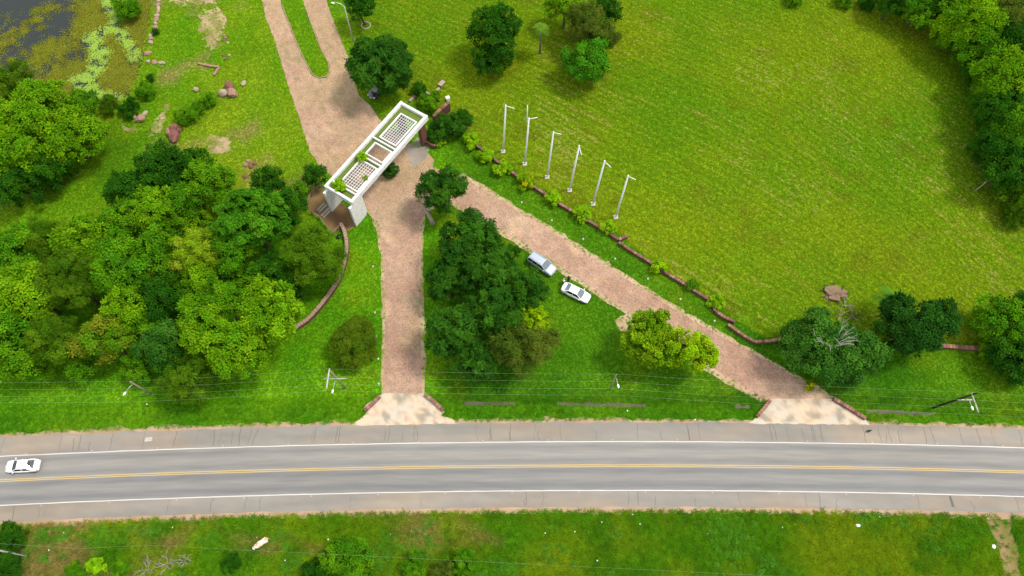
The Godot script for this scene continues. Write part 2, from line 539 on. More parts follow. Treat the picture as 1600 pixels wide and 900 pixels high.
func body_mesh(bones: Array, cell: float, grow := 0.0, k := 0.05) -> ArrayMesh:
	var box := AABB(bones[0][0], Vector3.ZERO)
	for b in bones:
		for i in 2:
			box = box.merge(AABB(b[i], Vector3.ZERO).grow(max(b[2], b[3]) + grow + cell * 2.5))
	var n := Vector3i((box.size / cell).ceil()) + Vector3i.ONE
	var f := PackedFloat32Array()
	f.resize(n.x * n.y * n.z)
	for z in n.z:
		for y in n.y:
			for x in n.x:
				f[(z * n.y + y) * n.x + x] = body_field(box.position + Vector3(x, y, z) * cell, bones, grow, k)
	var at := {}
	var verts := PackedVector3Array()
	var corner := [0, 1, n.x, n.x + 1, n.x * n.y, n.x * n.y + 1, n.x * n.y + n.x, n.x * n.y + n.x + 1]
	var edges := [[0, 1], [2, 3], [4, 5], [6, 7], [0, 2], [1, 3], [4, 6], [5, 7], [0, 4], [1, 5], [2, 6], [3, 7]]
	for z in n.z - 1:
		for y in n.y - 1:
			for x in n.x - 1:
				var o := (z * n.y + y) * n.x + x
				var sum := Vector3.ZERO; var cnt := 0
				for e in edges:
					var a := f[o + corner[e[0]]]; var b := f[o + corner[e[1]]]
					if (a < 0.0) != (b < 0.0):
						var t := a / (a - b)
						var pa := Vector3(e[0] & 1, (e[0] >> 1) & 1, e[0] >> 2); var pb := Vector3(e[1] & 1, (e[1] >> 1) & 1, e[1] >> 2)
						sum += pa.lerp(pb, t); cnt += 1
				if cnt > 0:
					at[o] = verts.size()
					verts.append(box.position + (Vector3(x, y, z) + sum / cnt) * cell)
	var idx := PackedInt32Array()
	var step := [1, n.x, n.x * n.y]
	for o in at:
		for ax in 3:
			var u: int = step[(ax + 1) % 3]; var v: int = step[(ax + 2) % 3]
			if f[o] < 0.0 != (f[o + step[ax]] < 0.0) and at.has(o - u) and at.has(o - v) and at.has(o - u - v):
				var q := [at[o], at[o - u], at[o - u - v], at[o - v]]
				if f[o] < 0.0: idx.append_array(PackedInt32Array([q[0], q[2], q[1], q[0], q[3], q[2]]))
				else: idx.append_array(PackedInt32Array([q[0], q[1], q[2], q[0], q[2], q[3]]))
	var st := SurfaceTool.new()
	st.begin(Mesh.PRIMITIVE_TRIANGLES)
	st.set_smooth_group(0)
	for i in idx: st.add_vertex(verts[i])
	st.index()
	st.generate_normals()
	return st.commit()

func person(label: String, at: Vector3, turn: float, shirt: Material, trousers: Material, bend: float) -> void:
	var t := thing("person", label, "person", at, turn, "people beside the parked car")
	var hip := Vector3(0, 0.93, 0)
	var chest := Vector3(0, 1.32, 0.05 + bend * 0.2)
	var neck := Vector3(0, 1.46, 0.06 + bend * 0.28)
	var head := Vector3(0, 1.63 - bend * 0.05, 0.09 + bend * 0.4)
	var sk := [[head + Vector3(0, 0.05, -0.01), head - Vector3(0, 0.05, -0.02), 0.093, 0.072], [neck, head, 0.055, 0.055], [head + Vector3(0, 0, 0.085), head + Vector3(0, -0.03, 0.105), 0.014, 0.02],
		[head + Vector3(0.085, 0, 0), head + Vector3(0.09, -0.04, 0), 0.016, 0.012], [head + Vector3(-0.085, 0, 0), head + Vector3(-0.09, -0.04, 0), 0.016, 0.012]]
	var top := [[hip + Vector3(0, 0.08, 0), chest, 0.145, 0.165], [chest + Vector3(-0.13, 0.05, 0), chest + Vector3(0.13, 0.05, 0), 0.1, 0.1], [chest, neck, 0.11, 0.06]]
	var low := [[hip + Vector3(-0.07, 0, 0), hip + Vector3(0.07, 0, 0), 0.14, 0.14]]
	var shoes := []
	var st := new_st()
	for s in [-1.0, 1.0]:
		var sh := chest + Vector3(0.19 * s, 0.08, 0)
		var el := sh + Vector3(0.05 * s, -0.27, 0.04 + bend * 0.1)
		var wr := el + Vector3(-0.02 * s, -0.20, 0.13 + bend * 0.1)
		top.append([sh, el, 0.062, 0.048])
		sk.append([el, wr, 0.044, 0.03])
		sk.append([wr, wr + (wr - el).normalized() * 0.09, 0.032, 0.036])
		var dir := (wr - el).normalized()
		for g in 4:
			var fo := wr + dir * 0.10 + Vector3(0.024 * (g - 1.5), 0, 0)
			add_tube(st, [fo, fo + dir * 0.035 + Vector3(0, -0.008, 0), fo + dir * (0.06 + 0.008 * (1.5 - abs(g - 1.5))) + Vector3(0, -0.025, 0)], [0.009, 0.0085, 0.007], 5)
		add_tube(st, [wr + dir * 0.04 - Vector3(0.03 * s, 0, 0), wr + dir * 0.075 - Vector3(0.055 * s, 0.005, 0), wr + dir * 0.1 - Vector3(0.055 * s, 0.02, 0)], [0.011, 0.01, 0.008], 5)
		var kn := Vector3(0.1 * s, 0.49, 0.03); var an := Vector3(0.105 * s, 0.09, -0.02)
		low.append([hip + Vector3(0.085 * s, -0.03, 0), kn, 0.09, 0.062])
		low.append([kn, an, 0.06, 0.045])
		shoes.append([Vector3(0.105 * s, 0.045, -0.03), Vector3(0.115 * s, 0.035, 0.16), 0.045, 0.035])
	var m := body_mesh(sk + [[neck - Vector3(0, 0.1, 0), neck, 0.06, 0.052], [hip, chest, 0.1, 0.12]] + top.slice(3), 0.02, -0.004, 0.05)
	st.append_from(m, 0, Transform3D.IDENTITY)
	obj("body", done(st), M.skin, t)
	obj("shirt", body_mesh(top, 0.03, 0.012, 0.07), shirt, t)
	obj("trousers", body_mesh(low, 0.03, 0.008, 0.06), trousers, t)
	for s in shoes: obj("shoe", body_mesh([s], 0.02), M.black_rubber, t)
	obj("hair", body_mesh([[head + Vector3(0, 0.075, -0.03), head + Vector3(0, 0.0, -0.055), 0.085, 0.062]], 0.015, 0.012, 0.04), M.hair, t)

# ------------------------------------------------------------------ vehicles
# st is a table of stations: x (rear to front), half width, sill height, top height, roundness of the shoulder
func shell_mesh(stations: Array, crown_h: float) -> ArrayMesh:
	var st := new_st()
	st.set_smooth_group(0)
	var rows := []
	for s in stations:
		var x: float = s[0]; var w: float = s[1]; var y0: float = s[2]; var y1: float = s[3]
		var r := []
		var prof := [[0.86, 0.0], [0.97, 0.06], [1.0, 0.3], [1.0, 0.55], [0.975, 0.8], [0.92, 0.94], [0.78, 1.0]]
		for q in prof: r.append(Vector3(x, lerpf(y0, y1, q[1]), w * q[0]))
		for q in [0.5, 0.0, -0.5]: r.append(Vector3(x, y1 + crown_h * (1.0 - q * q), w * q))
		for i in range(prof.size() - 1, -1, -1): r.append(Vector3(x, lerpf(y0, y1, prof[i][1]), -w * prof[i][0]))
		rows.append(r)
	var n: int = rows[0].size()
	for i in rows.size() - 1:
		for j in n - 1:
			quad(st, rows[i][j], rows[i][j + 1], rows[i + 1][j + 1], rows[i + 1][j])
		quad(st, rows[i][n - 1], rows[i][0], rows[i + 1][0], rows[i + 1][n - 1])
	for e in [0, rows.size() - 1]:
		var c := Vector3.ZERO
		for p in rows[e]: c += p / n
		for j in n:
			var a: Vector3 = rows[e][j]; var b: Vector3 = rows[e][(j + 1) % n]
			if e == 0:
				st.add_vertex(c); st.add_vertex(b); st.add_vertex(a)
			else:
				st.add_vertex(c); st.add_vertex(a); st.add_vertex(b)
	return done(st)

func plate_mesh(pts: Array, thick: Vector3) -> ArrayMesh:
	# a pane: polygon pts with thickness vector
	var st := new_st()
	var n := pts.size()
	for i in range(1, n - 1):
		st.add_vertex(pts[0] + thick); st.add_vertex(pts[i] + thick); st.add_vertex(pts[i + 1] + thick)
		st.add_vertex(pts[0]); st.add_vertex(pts[i + 1]); st.add_vertex(pts[i])
	for i in n:
		var j := (i + 1) % n
		quad(st, pts[i], pts[j], pts[j] + thick, pts[i] + thick)
	return done(st)

func wheel(parent: Node, at: Vector3, r: float, side: float) -> void:
	var st := new_st()
	st.set_smooth_group(0)
	var prof := [[-0.1, r * 0.62], [-0.1, r * 0.93], [-0.075, r], [0.075, r], [0.1, r * 0.93], [0.1, r * 0.62]]
	for i in prof.size():
		var a: Array = prof[i]; var b: Array = prof[(i + 1) % prof.size()]
		for s in 20:
			var t0 := TAUF * s / 20; var t1 := TAUF * (s + 1) / 20
			quad(st, Vector3(cos(t0) * a[1], sin(t0) * a[1], a[0]), Vector3(cos(t0) * b[1], sin(t0) * b[1], b[0]), Vector3(cos(t1) * b[1], sin(t1) * b[1], b[0]), Vector3(cos(t1) * a[1], sin(t1) * a[1], a[0]))
	var w := Node3D.new()
	w.name = "wheel"
	parent.add_child(w, true)
	w.position = at
	obj("tyre", done(st), M.black_rubber, w)
	var s2 := new_st()
	for k in 5:
		var a := TAUF * k / 5
		add_bar(s2, Vector3(cos(a) * 0.05, sin(a) * 0.05, side * 0.06), Vector3(cos(a) * r * 0.6, sin(a) * r * 0.6, side * 0.06), 0.07, 0.02, 0.005)
	add_tube(s2, [Vector3(0, 0, side * 0.03), Vector3(0, 0, side * 0.09)], [r * 0.2, r * 0.16], 12)
	add_tube(s2, [Vector3(0, 0, side * 0.0), Vector3(0, 0, side * 0.02)], [r * 0.615, r * 0.615], 20)
	obj("rim", done(s2), M.rim, w)

# a car facing +x, origin on the ground under its middle
func car(called: String, label: String, category: String, at: Vector3, turn: float, paint: Material, wagon: bool, glass: Material, group := "") -> Node3D:
	var t := thing(called, label, category, at, turn, group)
	var L := 4.65 if wagon else 4.55
	var W := 0.90 if wagon else 0.87
	var hl := L / 2
	var up := 0.14 if wagon else 0.0
	var belt := 0.93 + up * 1.2
	var stn
	if wagon:
		stn = [[-hl, W * 0.86, 0.42, 0.95 + up], [-hl + 0.1, W * 0.95, 0.34, belt + 0.02], [-hl + 0.6, W, 0.3, belt + 0.03], [-0.6, W, 0.28, belt + 0.02], [0.45, W, 0.28, belt], [0.95, W * 0.99, 0.29, belt - 0.01], [1.5, W * 0.975, 0.3, belt - 0.06], [1.95, W * 0.94, 0.32, belt - 0.13], [2.17, W * 0.87, 0.36, belt - 0.22], [hl - 0.05, W * 0.76, 0.42, belt - 0.36], [hl, W * 0.7, 0.48, belt - 0.46]]
	else:
		stn = [[-hl, W * 0.72, 0.45, 0.82], [-hl + 0.07, W * 0.84, 0.36, 0.93], [-hl + 0.3, W * 0.93, 0.3, 0.985], [-1.5, W * 0.985, 0.27, 0.99], [-0.7, W, 0.25, 0.945], [0.3, W, 0.25, 0.93], [0.9, W * 0.99, 0.26, 0.915], [1.4, W * 0.97, 0.28, 0.865], [1.8, W * 0.93, 0.3, 0.79], [2.05, W * 0.86, 0.34, 0.71], [hl - 0.06, W * 0.76, 0.4, 0.6], [hl, W * 0.68, 0.45, 0.52]]
	obj("body", shell_mesh(stn, 0.028), paint, t)
	# cabin: belt line points and roof line points
	var rx0 := -2.02 if wagon else -1.02; var rx1 := 0.38 if wagon else 0.36     # roof rear, front
	var bx0 := -2.22 if wagon else -1.72; var bx1 := 1.12 if wagon else 1.14     # glass foot rear, front
	var ry := 1.76 if wagon else 1.44
	var wr := W * (0.80 if wagon else 0.70); var wb := W * 0.93
	var b0 := belt - 0.01
	var yb_r: float = b0 if wagon else 0.975
	# roof panel, gently crowned
	var rs := new_st()
	rs.set_smooth_group(0)
	var nxr := 8; var nzr := 8
	var rp := func(i: int, j: int):
		var u := float(i) / nxr; var v := float(j) / nzr * 2.0 - 1.0
		var e: float = pow(abs(v), 2.6)
		var g: float = pow(abs(u * 2.0 - 1.0), 3.0)
		return Vector3(lerpf(rx0, rx1, u), ry + 0.045 - 0.05 * e - 0.035 * g, v * wr * (1.0 - 0.05 * g))
	for i in nxr:
		for j in nzr:
			quad(rs, rp.call(i, j), rp.call(i + 1, j), rp.call(i + 1, j + 1), rp.call(i, j + 1))
	obj("roof", done(rs), paint, t)
	# pillars between roof and body
	var ps := new_st()
	for s in [-1.0, 1.0]:
		var rr := Vector3(rx0, ry - 0.02, s * wr * 0.97); var rf := Vector3(rx1, ry - 0.02, s * wr * 0.97)
		var br := Vector3(bx0, yb_r, s * wb * 0.94); var bf := Vector3(bx1, b0 - 0.02, s * wb * 0.95)
		for q in [[rr, br, 0.11], [rf, bf, 0.075]]:
			add_bar(ps, q[1], q[0], q[2], 0.06, 0.015)
		for xm in ([-0.35, -1.3] if wagon else [-0.3]):
			var xt: float = clampf(xm, rx0 + 0.1, rx1)
			add_bar(ps, Vector3(xm, b0, s * wb * 0.97), Vector3(xt, ry - 0.02, s * wr * 0.98), 0.07, 0.05, 0.01)
		add_bar(ps, rr + Vector3(0, -0.015, 0), rf + Vector3(0, -0.015, 0), 0.06, 0.05, 0.01)
	obj("pillars", done(ps), paint, t)
	# glass
	var gz := 0.06
	obj("windshield", plate_mesh([Vector3(bx1, b0 + 0.01, wb * 0.88), Vector3(bx1 + 0.07, b0 + 0.02, 0), Vector3(bx1, b0 + 0.01, -wb * 0.88), Vector3(rx1 + 0.02, ry - 0.01, -wr * 0.9), Vector3(rx1 + 0.04, ry + 0.0, 0), Vector3(rx1 + 0.02, ry - 0.01, wr * 0.9)], Vector3(-0.012, -0.01, 0)), glass, t)
	obj("rear_window", plate_mesh([Vector3(bx0, yb_r + 0.02, -wb * 0.82), Vector3(bx0 - 0.03, yb_r + 0.02, 0), Vector3(bx0, yb_r + 0.02, wb * 0.82), Vector3(rx0 - 0.02, ry - 0.02, wr * 0.86), Vector3(rx0 - 0.03, ry - 0.01, 0), Vector3(rx0 - 0.02, ry - 0.02, -wr * 0.86)], Vector3(0.012, -0.01, 0)), glass, t)
	for s in [-1.0, 1.0]:
		var cuts := [bx1 - 0.16, -0.3, bx0 + 0.22] if not wagon else [bx1 - 0.16, -0.35, -1.3, bx0 + 0.12]
		for c in cuts.size() - 1:
			var xa: float = cuts[c]; var xb: float = cuts[c + 1]
			var ta: float = clampf(xa - (0.0 if c > 0 else 0.62), rx0, rx1 - 0.04); var tb: float = clampf(xb, rx0 + 0.06, rx1)
			var pp := [Vector3(xa, b0 + 0.01, s * wb * 0.965), Vector3(xb, b0 + 0.01, s * wb * 0.965), Vector3(tb, ry - 0.06, s * wr * 0.985), Vector3(ta, ry - 0.06, s * wr * 0.985)]
			if s > 0: pp.reverse()
			obj("side_window", plate_mesh(pp, Vector3(0, 0, -s * 0.012)), M.dark_glass, t)
		# mirror, headlight, tail light, door lines and handles
		var ms := new_st()
		add_box(ms, Vector3(bx1 - 0.22, b0 + 0.0, s * (W + 0.1)), Vector3(0.12, 0.13, 0.2), Basis.IDENTITY, 0.03)
		obj("mirror", done(ms), paint, t)
		obj("headlight", plate_mesh([Vector3(hl - 0.17, 0.60 + up, s * W * 0.86), Vector3(hl - 0.04, 0.58 + up, s * W * 0.62), Vector3(hl - 0.06, 0.70 + up, s * W * 0.58), Vector3(hl - 0.38, 0.78 + up, s * W * 0.87)], Vector3(0.012, 0.012, s * 0.012)), M.lamp_glass, t)
		obj("tail_light", plate_mesh([Vector3(-hl + 0.0, 0.70 + up, s * W * 0.66), Vector3(-hl + 0.12, 0.72 + up, s * W * 0.90), Vector3(-hl + 0.2, 0.9 + up, s * W * 0.93), Vector3(-hl + 0.03, 0.88 + up, s * W * 0.68)], Vector3(-0.02, 0.005, s * 0.01)), M.red_glass, t)
		for xd in [0.15, -0.95]:
			var hs := new_st()
			add_box(hs, Vector3(xd, b0 - 0.14, s * (W + 0.005)), Vector3(0.2, 0.035, 0.03), Basis.IDENTITY, 0.008)
			obj("door_handle", done(hs), paint, t)
		for xw in [-1.38, 1.4]:
			wheel(t, Vector3(xw, 0.32 + up * 0.3, s * (W - 0.085)), 0.32 + up * 0.3, s)
	# floor pan and cabin tub, bumpers, plates
	var fs := new_st()
	add_box(fs, Vector3(0, 0.22, 0), Vector3(L * 0.9, 0.14, W * 1.6), Basis.IDENTITY, 0.05)
	obj("underbody", done(fs), M.black_rubber, t)
	var ss := new_st()
	for q in [[0.25, 0.38], [0.25, -0.38], [-0.75, 0.38], [-0.75, -0.38]]:
		add_box(ss, Vector3(q[0], belt - 0.02, q[1]), Vector3(0.16, 0.28, 0.42), Basis.IDENTITY, 0.05)
	obj("seats", done(ss), M.dark_cloth, t)
	for e in [[hl + 0.015, 0.5], [-hl - 0.015, 0.68]]:
		var pl := new_st()
		add_box(pl, Vector3(e[0], e[1] + up, 0), Vector3(0.02, 0.12, 0.4), Basis.IDENTITY, 0.004)
		obj("number_plate", done(pl), M.plate, t)
	if wagon:
		for s in [-1.0, 1.0]:
			var rl := new_st()
			add_bar(rl, Vector3(rx0 + 0.1, ry + 0.035, s * wr * 0.82), Vector3(rx1 - 0.2, ry + 0.035, s * wr * 0.82), 0.04, 0.05, 0.01)
			obj("roof_rail", done(rl), M.rim, t)
	return t

# ------------------------------------------------------------------ brickwork, poles, stones
# a run of wall between two ground points: coursed masonry body and cap bricks on edge
func wall_run(parent: Node, a: Vector2, b: Vector2, w: float, h: float, m: Material, sd: int, cap_m: Material = null) -> void:
	var r := RandomNumberGenerator.new()
	r.seed = sd
	var st := new_st()
	add_bar(st, Vector3(a.x, -0.05, a.y), Vector3(b.x, -0.05, b.y), w * 0.9, h - 0.07, 0.02)
	obj("wall_section", done(st), m, parent)
	# cap bricks laid across, each slightly out of line
	var n: int = max(1, int(a.distance_to(b) / 0.42))
	var d := (b - a) / n
	var cs := new_st()
	var ang := -atan2(d.y, d.x)
	for i in n:
		var c := a + d * (i + 0.5)
		var tv := r.randf_range(0.55, 1.3)
		cs.set_color(Color(0.285 * tv, 0.150 * tv * r.randf_range(0.85, 1.3), 0.095 * tv * r.randf_range(0.9, 1.4)))
		add_box(cs, Vector3(c.x + r.randfn() * 0.012, h - 0.12 + r.randfn() * 0.03, c.y + r.randfn() * 0.012), Vector3(d.length() - 0.03, 0.12, w), Basis(Vector3.UP, ang + r.randfn() * 0.06), 0.02)
	var o := obj("coping", done(cs), cap_m if cap_m != null else m, parent)
	o.set_meta("kind", "stuff")

func brick_wall(label: String, pts: PackedVector2Array, w: float, h: float, sd: int, m: Material, cap_m: Material = null, called := "brick_wall", group := "") -> Node3D:
	var o := thing(called, label, "wall", Vector3.ZERO, 0.0, group)
	for i in pts.size() - 1:
		wall_run(o, pts[i], pts[i + 1], w, h, m, sd + i, cap_m)
	return o

func boulder(label: String, p: Vector2, r: Vector3, m: Material, sd: int, turn: float, group: String, called := "boulder") -> void:
	var o := obj(called, rock_mesh(r, sd), m)
	o.position = Vector3(p.x, r.y * 0.62, p.y)
	o.rotation.y = turn
	tag(o, label, "rock", group)

func lamp_head(parent: Node, at: Vector3, d: Vector3, s := 1.0) -> void:
	var st := new_st()
	st.set_smooth_group(0)
	var pts := []; var rad := []
	for i in 8:
		var q := i / 7.0
		pts.append(at + d * 0.62 * s * q)
		rad.append(0.03 + 0.15 * s * sin(PI * pow(q, 0.75)) * (0.6 + 0.4 * q))
	add_tube(st, pts, rad, 10)
	obj("lamp_head", done(st), M.lamp_white, parent)

func utility_pole(label: String, base: Vector3, top: Vector3, m: Material, arms: Array, lamp, pr := 0.14) -> Node3D:
	var t := thing("utility_pole", label, "pole", base, 0.0, "utility poles along the highway")
	var up := top - base
	obj("pole", tube_mesh([Vector3(0, -0.2, 0), up * 0.5, up], [pr, pr * 0.85, pr * 0.7], 10), m, t)
	for a in arms:
		# [height share, from offset, to offset, width]
		var o: Vector3 = up * a[0]
		var st := new_st()
		add_bar(st, o + a[1], o + a[2], a[3], a[3], 0.01)
		obj("crossarm", done(st), M.concrete_pale, t)
		for q in [0.04, 0.5, 0.96]:
			var p: Vector3 = (o + a[1]).lerp(o + a[2], q) + Vector3(0, a[3], 0)
			obj("insulator", tube_mesh([p, p + Vector3(0, 0.08, 0), p + Vector3(0, 0.16, 0)], [0.05, 0.06, 0.03], 8), M.porcelain, t)
	if lamp != null:
		var lo: Vector3 = up * lamp[0]
		var le: Vector3 = lamp[1]
		obj("lamp_arm", tube_mesh([lo, lo + le * 0.45 + Vector3(0, 0.28, 0), lo + le], [0.03, 0.028, 0.025], 6), M.steel, t)
		lamp_head(t, lo + le, Vector3(le.x, -0.05, le.z).normalized(), 1.0)
	return t

func wire(label: String, pts: Array, sag: float) -> void:
	var line := []
	for i in pts.size() - 1:
		for k in 14:
			var q := k / 14.0
			line.append(pts[i].lerp(pts[i + 1], q) - Vector3(0, sag * 4.0 * q * (1.0 - q) * pts[i].distance_to(pts[i + 1]) / 45.0, 0))
	line.append(pts[-1])
	var rad := []
	for p in line: rad.append(0.0042)
	var o := obj("power_line", tube_mesh(line, rad, 5), M.wire)
	tag(o, label, "wire", "overhead wires along the highway")

# ------------------------------------------------------------------ textures and materials
func grain_image(size: int, freq: float, lo: float, hi: float, sd: int, octaves := 3) -> ImageTexture:
	var nz := FastNoiseLite.new()
	nz.noise_type = FastNoiseLite.TYPE_SIMPLEX_SMOOTH
	nz.seed = sd
	nz.frequency = freq
	nz.fractal_octaves = octaves
	var im := nz.get_seamless_image(size, size)
	im.convert(Image.FORMAT_RGB8)
	var data := im.get_data()
	for i in data.size(): data[i] = int((lo + (hi - lo) * data[i] / 255.0) * 255.0)
	return ImageTexture.create_from_image(Image.create_from_data(size, size, false, Image.FORMAT_RGB8, data))

func bump_image(size: int, freq: float, strength: float, sd: int, cellular := false) -> ImageTexture:
	var nz := FastNoiseLite.new()
	nz.noise_type = FastNoiseLite.TYPE_CELLULAR if cellular else FastNoiseLite.TYPE_SIMPLEX_SMOOTH
	nz.seed = sd
	nz.frequency = freq
	var im := nz.get_seamless_image(size, size)
	im.convert(Image.FORMAT_RGBA8)
	im.bump_map_to_normal_map(strength)
	return ImageTexture.create_from_image(im)

# small squared stones: one tone for each stone, sand in the joints
func cobble_image(size: int, freq: float, sd: int) -> ImageTexture:
	var nz := FastNoiseLite.new()
	nz.noise_type = FastNoiseLite.TYPE_CELLULAR
	nz.cellular_distance_function = FastNoiseLite.DISTANCE_EUCLIDEAN
	nz.seed = sd
	nz.frequency = freq
	nz.fractal_type = FastNoiseLite.FRACTAL_NONE
	nz.cellular_return_type = FastNoiseLite.RETURN_CELL_VALUE
	var tone := nz.get_seamless_image(size, size, false, false, 0.04).get_data()
	nz.cellular_return_type = FastNoiseLite.RETURN_DISTANCE2_SUB
	var gap := nz.get_seamless_image(size, size, false, false, 0.04).get_data()
	var out := PackedByteArray()
	out.resize(size * size * 3)
	for i in size * size:
		var t := tone[i] / 255.0
		var g: float = clampf(gap[i] / 255.0 * 5.0, 0.0, 1.0)
		var r := lerpf(0.74, 1.0, t); var gg := lerpf(0.74, 0.97, fmod(t * 3.7, 1.0)); var b := lerpf(0.72, 0.96, fmod(t * 5.3, 1.0))
		gg = lerpf(r, gg, 0.4); b = lerpf(r, b, 0.4)
		out[i * 3] = int(255.0 * lerpf(0.92, r, g)); out[i * 3 + 1] = int(255.0 * lerpf(0.92, gg, g)); out[i * 3 + 2] = int(255.0 * lerpf(0.86, b, g))
	return ImageTexture.create_from_image(Image.create_from_data(size, size, false, Image.FORMAT_RGB8, out))

func make_materials() -> void:
	var grain := grain_image(512, 0.06, 0.62, 1.0, 3, 4)
	var speck := grain_image(512, 0.16, 0.70, 1.0, 5, 2)
	var stain := grain_image(512, 0.018, 0.72, 1.0, 9, 4)
	var rough_n := bump_image(512, 0.09, 6.0, 11)
	var turf_m := material(Color.WHITE, 0.95, 0.0, 0.06)
	turf_m.vertex_color_use_as_albedo = true
	tri_tex(turf_m, grain, 5.3, rough_n, 0.8)
	M.turf = turf_m
	var blade := material(Color.WHITE, 0.9, 0.0, 0.05)
	blade.vertex_color_use_as_albedo = true
	blade.backlight = Color(0.35, 0.45, 0.05)
	M.blade = blade
	var leaf := material(Color.WHITE, 0.75, 0.0, 0.07)
	leaf.vertex_color_use_as_albedo = true
	leaf.backlight = Color(0.26, 0.34, 0.04)
	M.leaf = leaf
	var cob := material(Color.WHITE, 0.9, 0.0, 0.3)
	cob.vertex_color_use_as_albedo = true
	tri_tex(cob, cobble_image(1024, 0.05, 21), 9.0, bump_image(512, 0.05, 5.0, 23, true), 0.6)
	M.cobble = cob
	var soil := material(Color.WHITE, 0.95, 0.0, 0.2)
	soil.vertex_color_use_as_albedo = true
	tri_tex(soil, speck, 3.7, rough_n, 0.5)
	M.soil = soil
	var asphalt := material(Color.WHITE, 0.85, 0.0, 0.35)
	asphalt.vertex_color_use_as_albedo = true
	tri_tex(asphalt, speck, 4.1)
	M.asphalt = asphalt
	for q in [["line_white", 0.66, 0.65, 0.62], ["line_yellow", 0.58, 0.42, 0.15], ["crack", 0.125, 0.115, 0.105]]:
		var m := material(lin(q[1], q[2], q[3]), 0.8)
		tri_tex(m, speck, 2.3)
		M[q[0]] = m
	for q in [["concrete_pale", 0.50, 0.48, 0.43, 3.0], ["concrete_grey", 0.33, 0.32, 0.30, 4.0], ["brick", 0.165, 0.072, 0.053, 1.9], ["brick_cap", 1.0, 1.0, 1.0, 0.9], ["brick_pale", 0.40, 0.27, 0.20, 1.7], ["stone_red", 0.23, 0.10, 0.085, 1.1], ["stone_pale", 0.42, 0.33, 0.25, 0.9], ["stone_tan", 0.36, 0.22, 0.15, 0.9], ["bark", 0.10, 0.075, 0.05, 1.3], ["bark_pale", 0.42, 0.37, 0.30, 1.3], ["palm_bark", 0.20, 0.17, 0.13, 0.9], ["stump_wood", 0.25, 0.17, 0.11, 0.5], ["dry_wood", 0.40, 0.37, 0.32, 1.0], ["rail_wood", 0.30, 0.235, 0.16, 1.2], ["pole_dark", 0.035, 0.030, 0.027, 1.2], ["pole_wood", 0.30, 0.26, 0.19, 1.2]]:
		var m := material(lin(q[1], q[2], q[3]), 0.88, 0.0, 0.3)
		tri_tex(m, stain, q[4], rough_n, 0.35)
		M[q[0]] = m
	M.brick_cap.vertex_color_use_as_albedo = true
	M.concrete_white = material(lin(0.82, 0.82, 0.81), 0.8, 0.0, 0.3)
	tri_tex(M.concrete_white, grain_image(512, 0.02, 0.76, 1.0, 51, 5), 5.0, rough_n, 0.2)
	M.slat = material(lin(0.60, 0.61, 0.62), 0.8)
	M.steel = material(lin(0.55, 0.56, 0.56), 0.45, 0.4)
	M.paint_white = material(lin(0.84, 0.84, 0.83), 0.5)
	tri_tex(M.paint_white, M.concrete_white.albedo_texture, 2.1)
	M.lamp_white = material(lin(0.78, 0.80, 0.80), 0.35)
	M.porcelain = material(lin(0.30, 0.20, 0.15), 0.3)
	M.wire = material(lin(0.34, 0.40, 0.28), 0.6, 0.0)
	M.black_rubber = material(lin(0.018, 0.018, 0.018), 0.8)
	M.black_plastic = material(lin(0.015, 0.016, 0.018), 0.4)
	M.rim = material(lin(0.5, 0.5, 0.51), 0.3, 0.8)
	M.skin = material(lin(0.30, 0.17, 0.11), 0.6)
	M.hair = material(lin(0.012, 0.010, 0.009), 0.6)
	M.cloth_black = material(lin(0.013, 0.014, 0.018), 0.9)
	M.cloth_white = material(lin(0.72, 0.73, 0.74), 0.9)
	M.cloth_blue = material(lin(0.03, 0.04, 0.07), 0.9)
	M.dark_cloth = material(lin(0.03, 0.03, 0.032), 0.9)
	M.plate = material(lin(0.65, 0.65, 0.62), 0.5)
	M.litter = material(lin(0.80, 0.81, 0.82), 0.6)
	for q in [["car_white", 0.80, 0.81, 0.82, 0.0], ["car_silver", 0.36, 0.41, 0.49, 0.3], ["car_black", 0.012, 0.013, 0.015, 0.0]]:
		var m := material(lin(q[1], q[2], q[3]), 0.32, q[4])
		m.clearcoat_enabled = true
		m.clearcoat = 0.8
		m.clearcoat_roughness = 0.06
		M[q[0]] = m
	M.glass = material(lin(0.02, 0.035, 0.042), 0.04, 0.0, 0.9)
	M.glass.transparency = BaseMaterial3D.TRANSPARENCY_ALPHA
	M.glass.albedo_color.a = 0.72
	M.glass_pale = material(lin(0.10, 0.13, 0.15), 0.05, 0.0, 0.9)
	M.moss = material(lin(0.17, 0.26, 0.02), 0.95)
	tri_tex(M.moss, grain_image(512, 0.03, 0.45, 1.0, 41, 4), 2.5)
	var hz := FastNoiseLite.new()
	hz.seed = 8
	hz.frequency = 0.012
	var hi := hz.get_seamless_image(256, 256)
	hi.convert(Image.FORMAT_RGB8)
	var hd := hi.get_data()
	for i in 65536:
		var brown := hd[i * 3] > 138
		hd[i * 3] = 190 if brown else 236
		hd[i * 3 + 1] = 118 if brown else 228
		hd[i * 3 + 2] = 52 if brown else 216
	M.cow_hide = material(Color.WHITE, 0.85)
	M.cow_hide.albedo_texture = ImageTexture.create_from_image(Image.create_from_data(256, 256, false, Image.FORMAT_RGB8, hd))
	M.cow_hide.uv1_triplanar = true
	M.cow_hide.uv1_scale = Vector3.ONE / 2.6
	M.dark_glass = material(lin(0.008, 0.009, 0.01), 0.05)
	M.lamp_glass = material(lin(0.6, 0.62, 0.64), 0.12)
	M.red_glass = material(lin(0.35, 0.015, 0.012), 0.15)
	M.water = material(lin(0.016, 0.021, 0.021), 0.07, 0.0, 0.32)
	M.water.normal_enabled = true
	M.water.normal_texture = bump_image(256, 0.03, 1.5, 31)
	M.water.normal_scale = 0.12
	M.water.uv1_triplanar = true
	M.water.uv1_world_triplanar = true
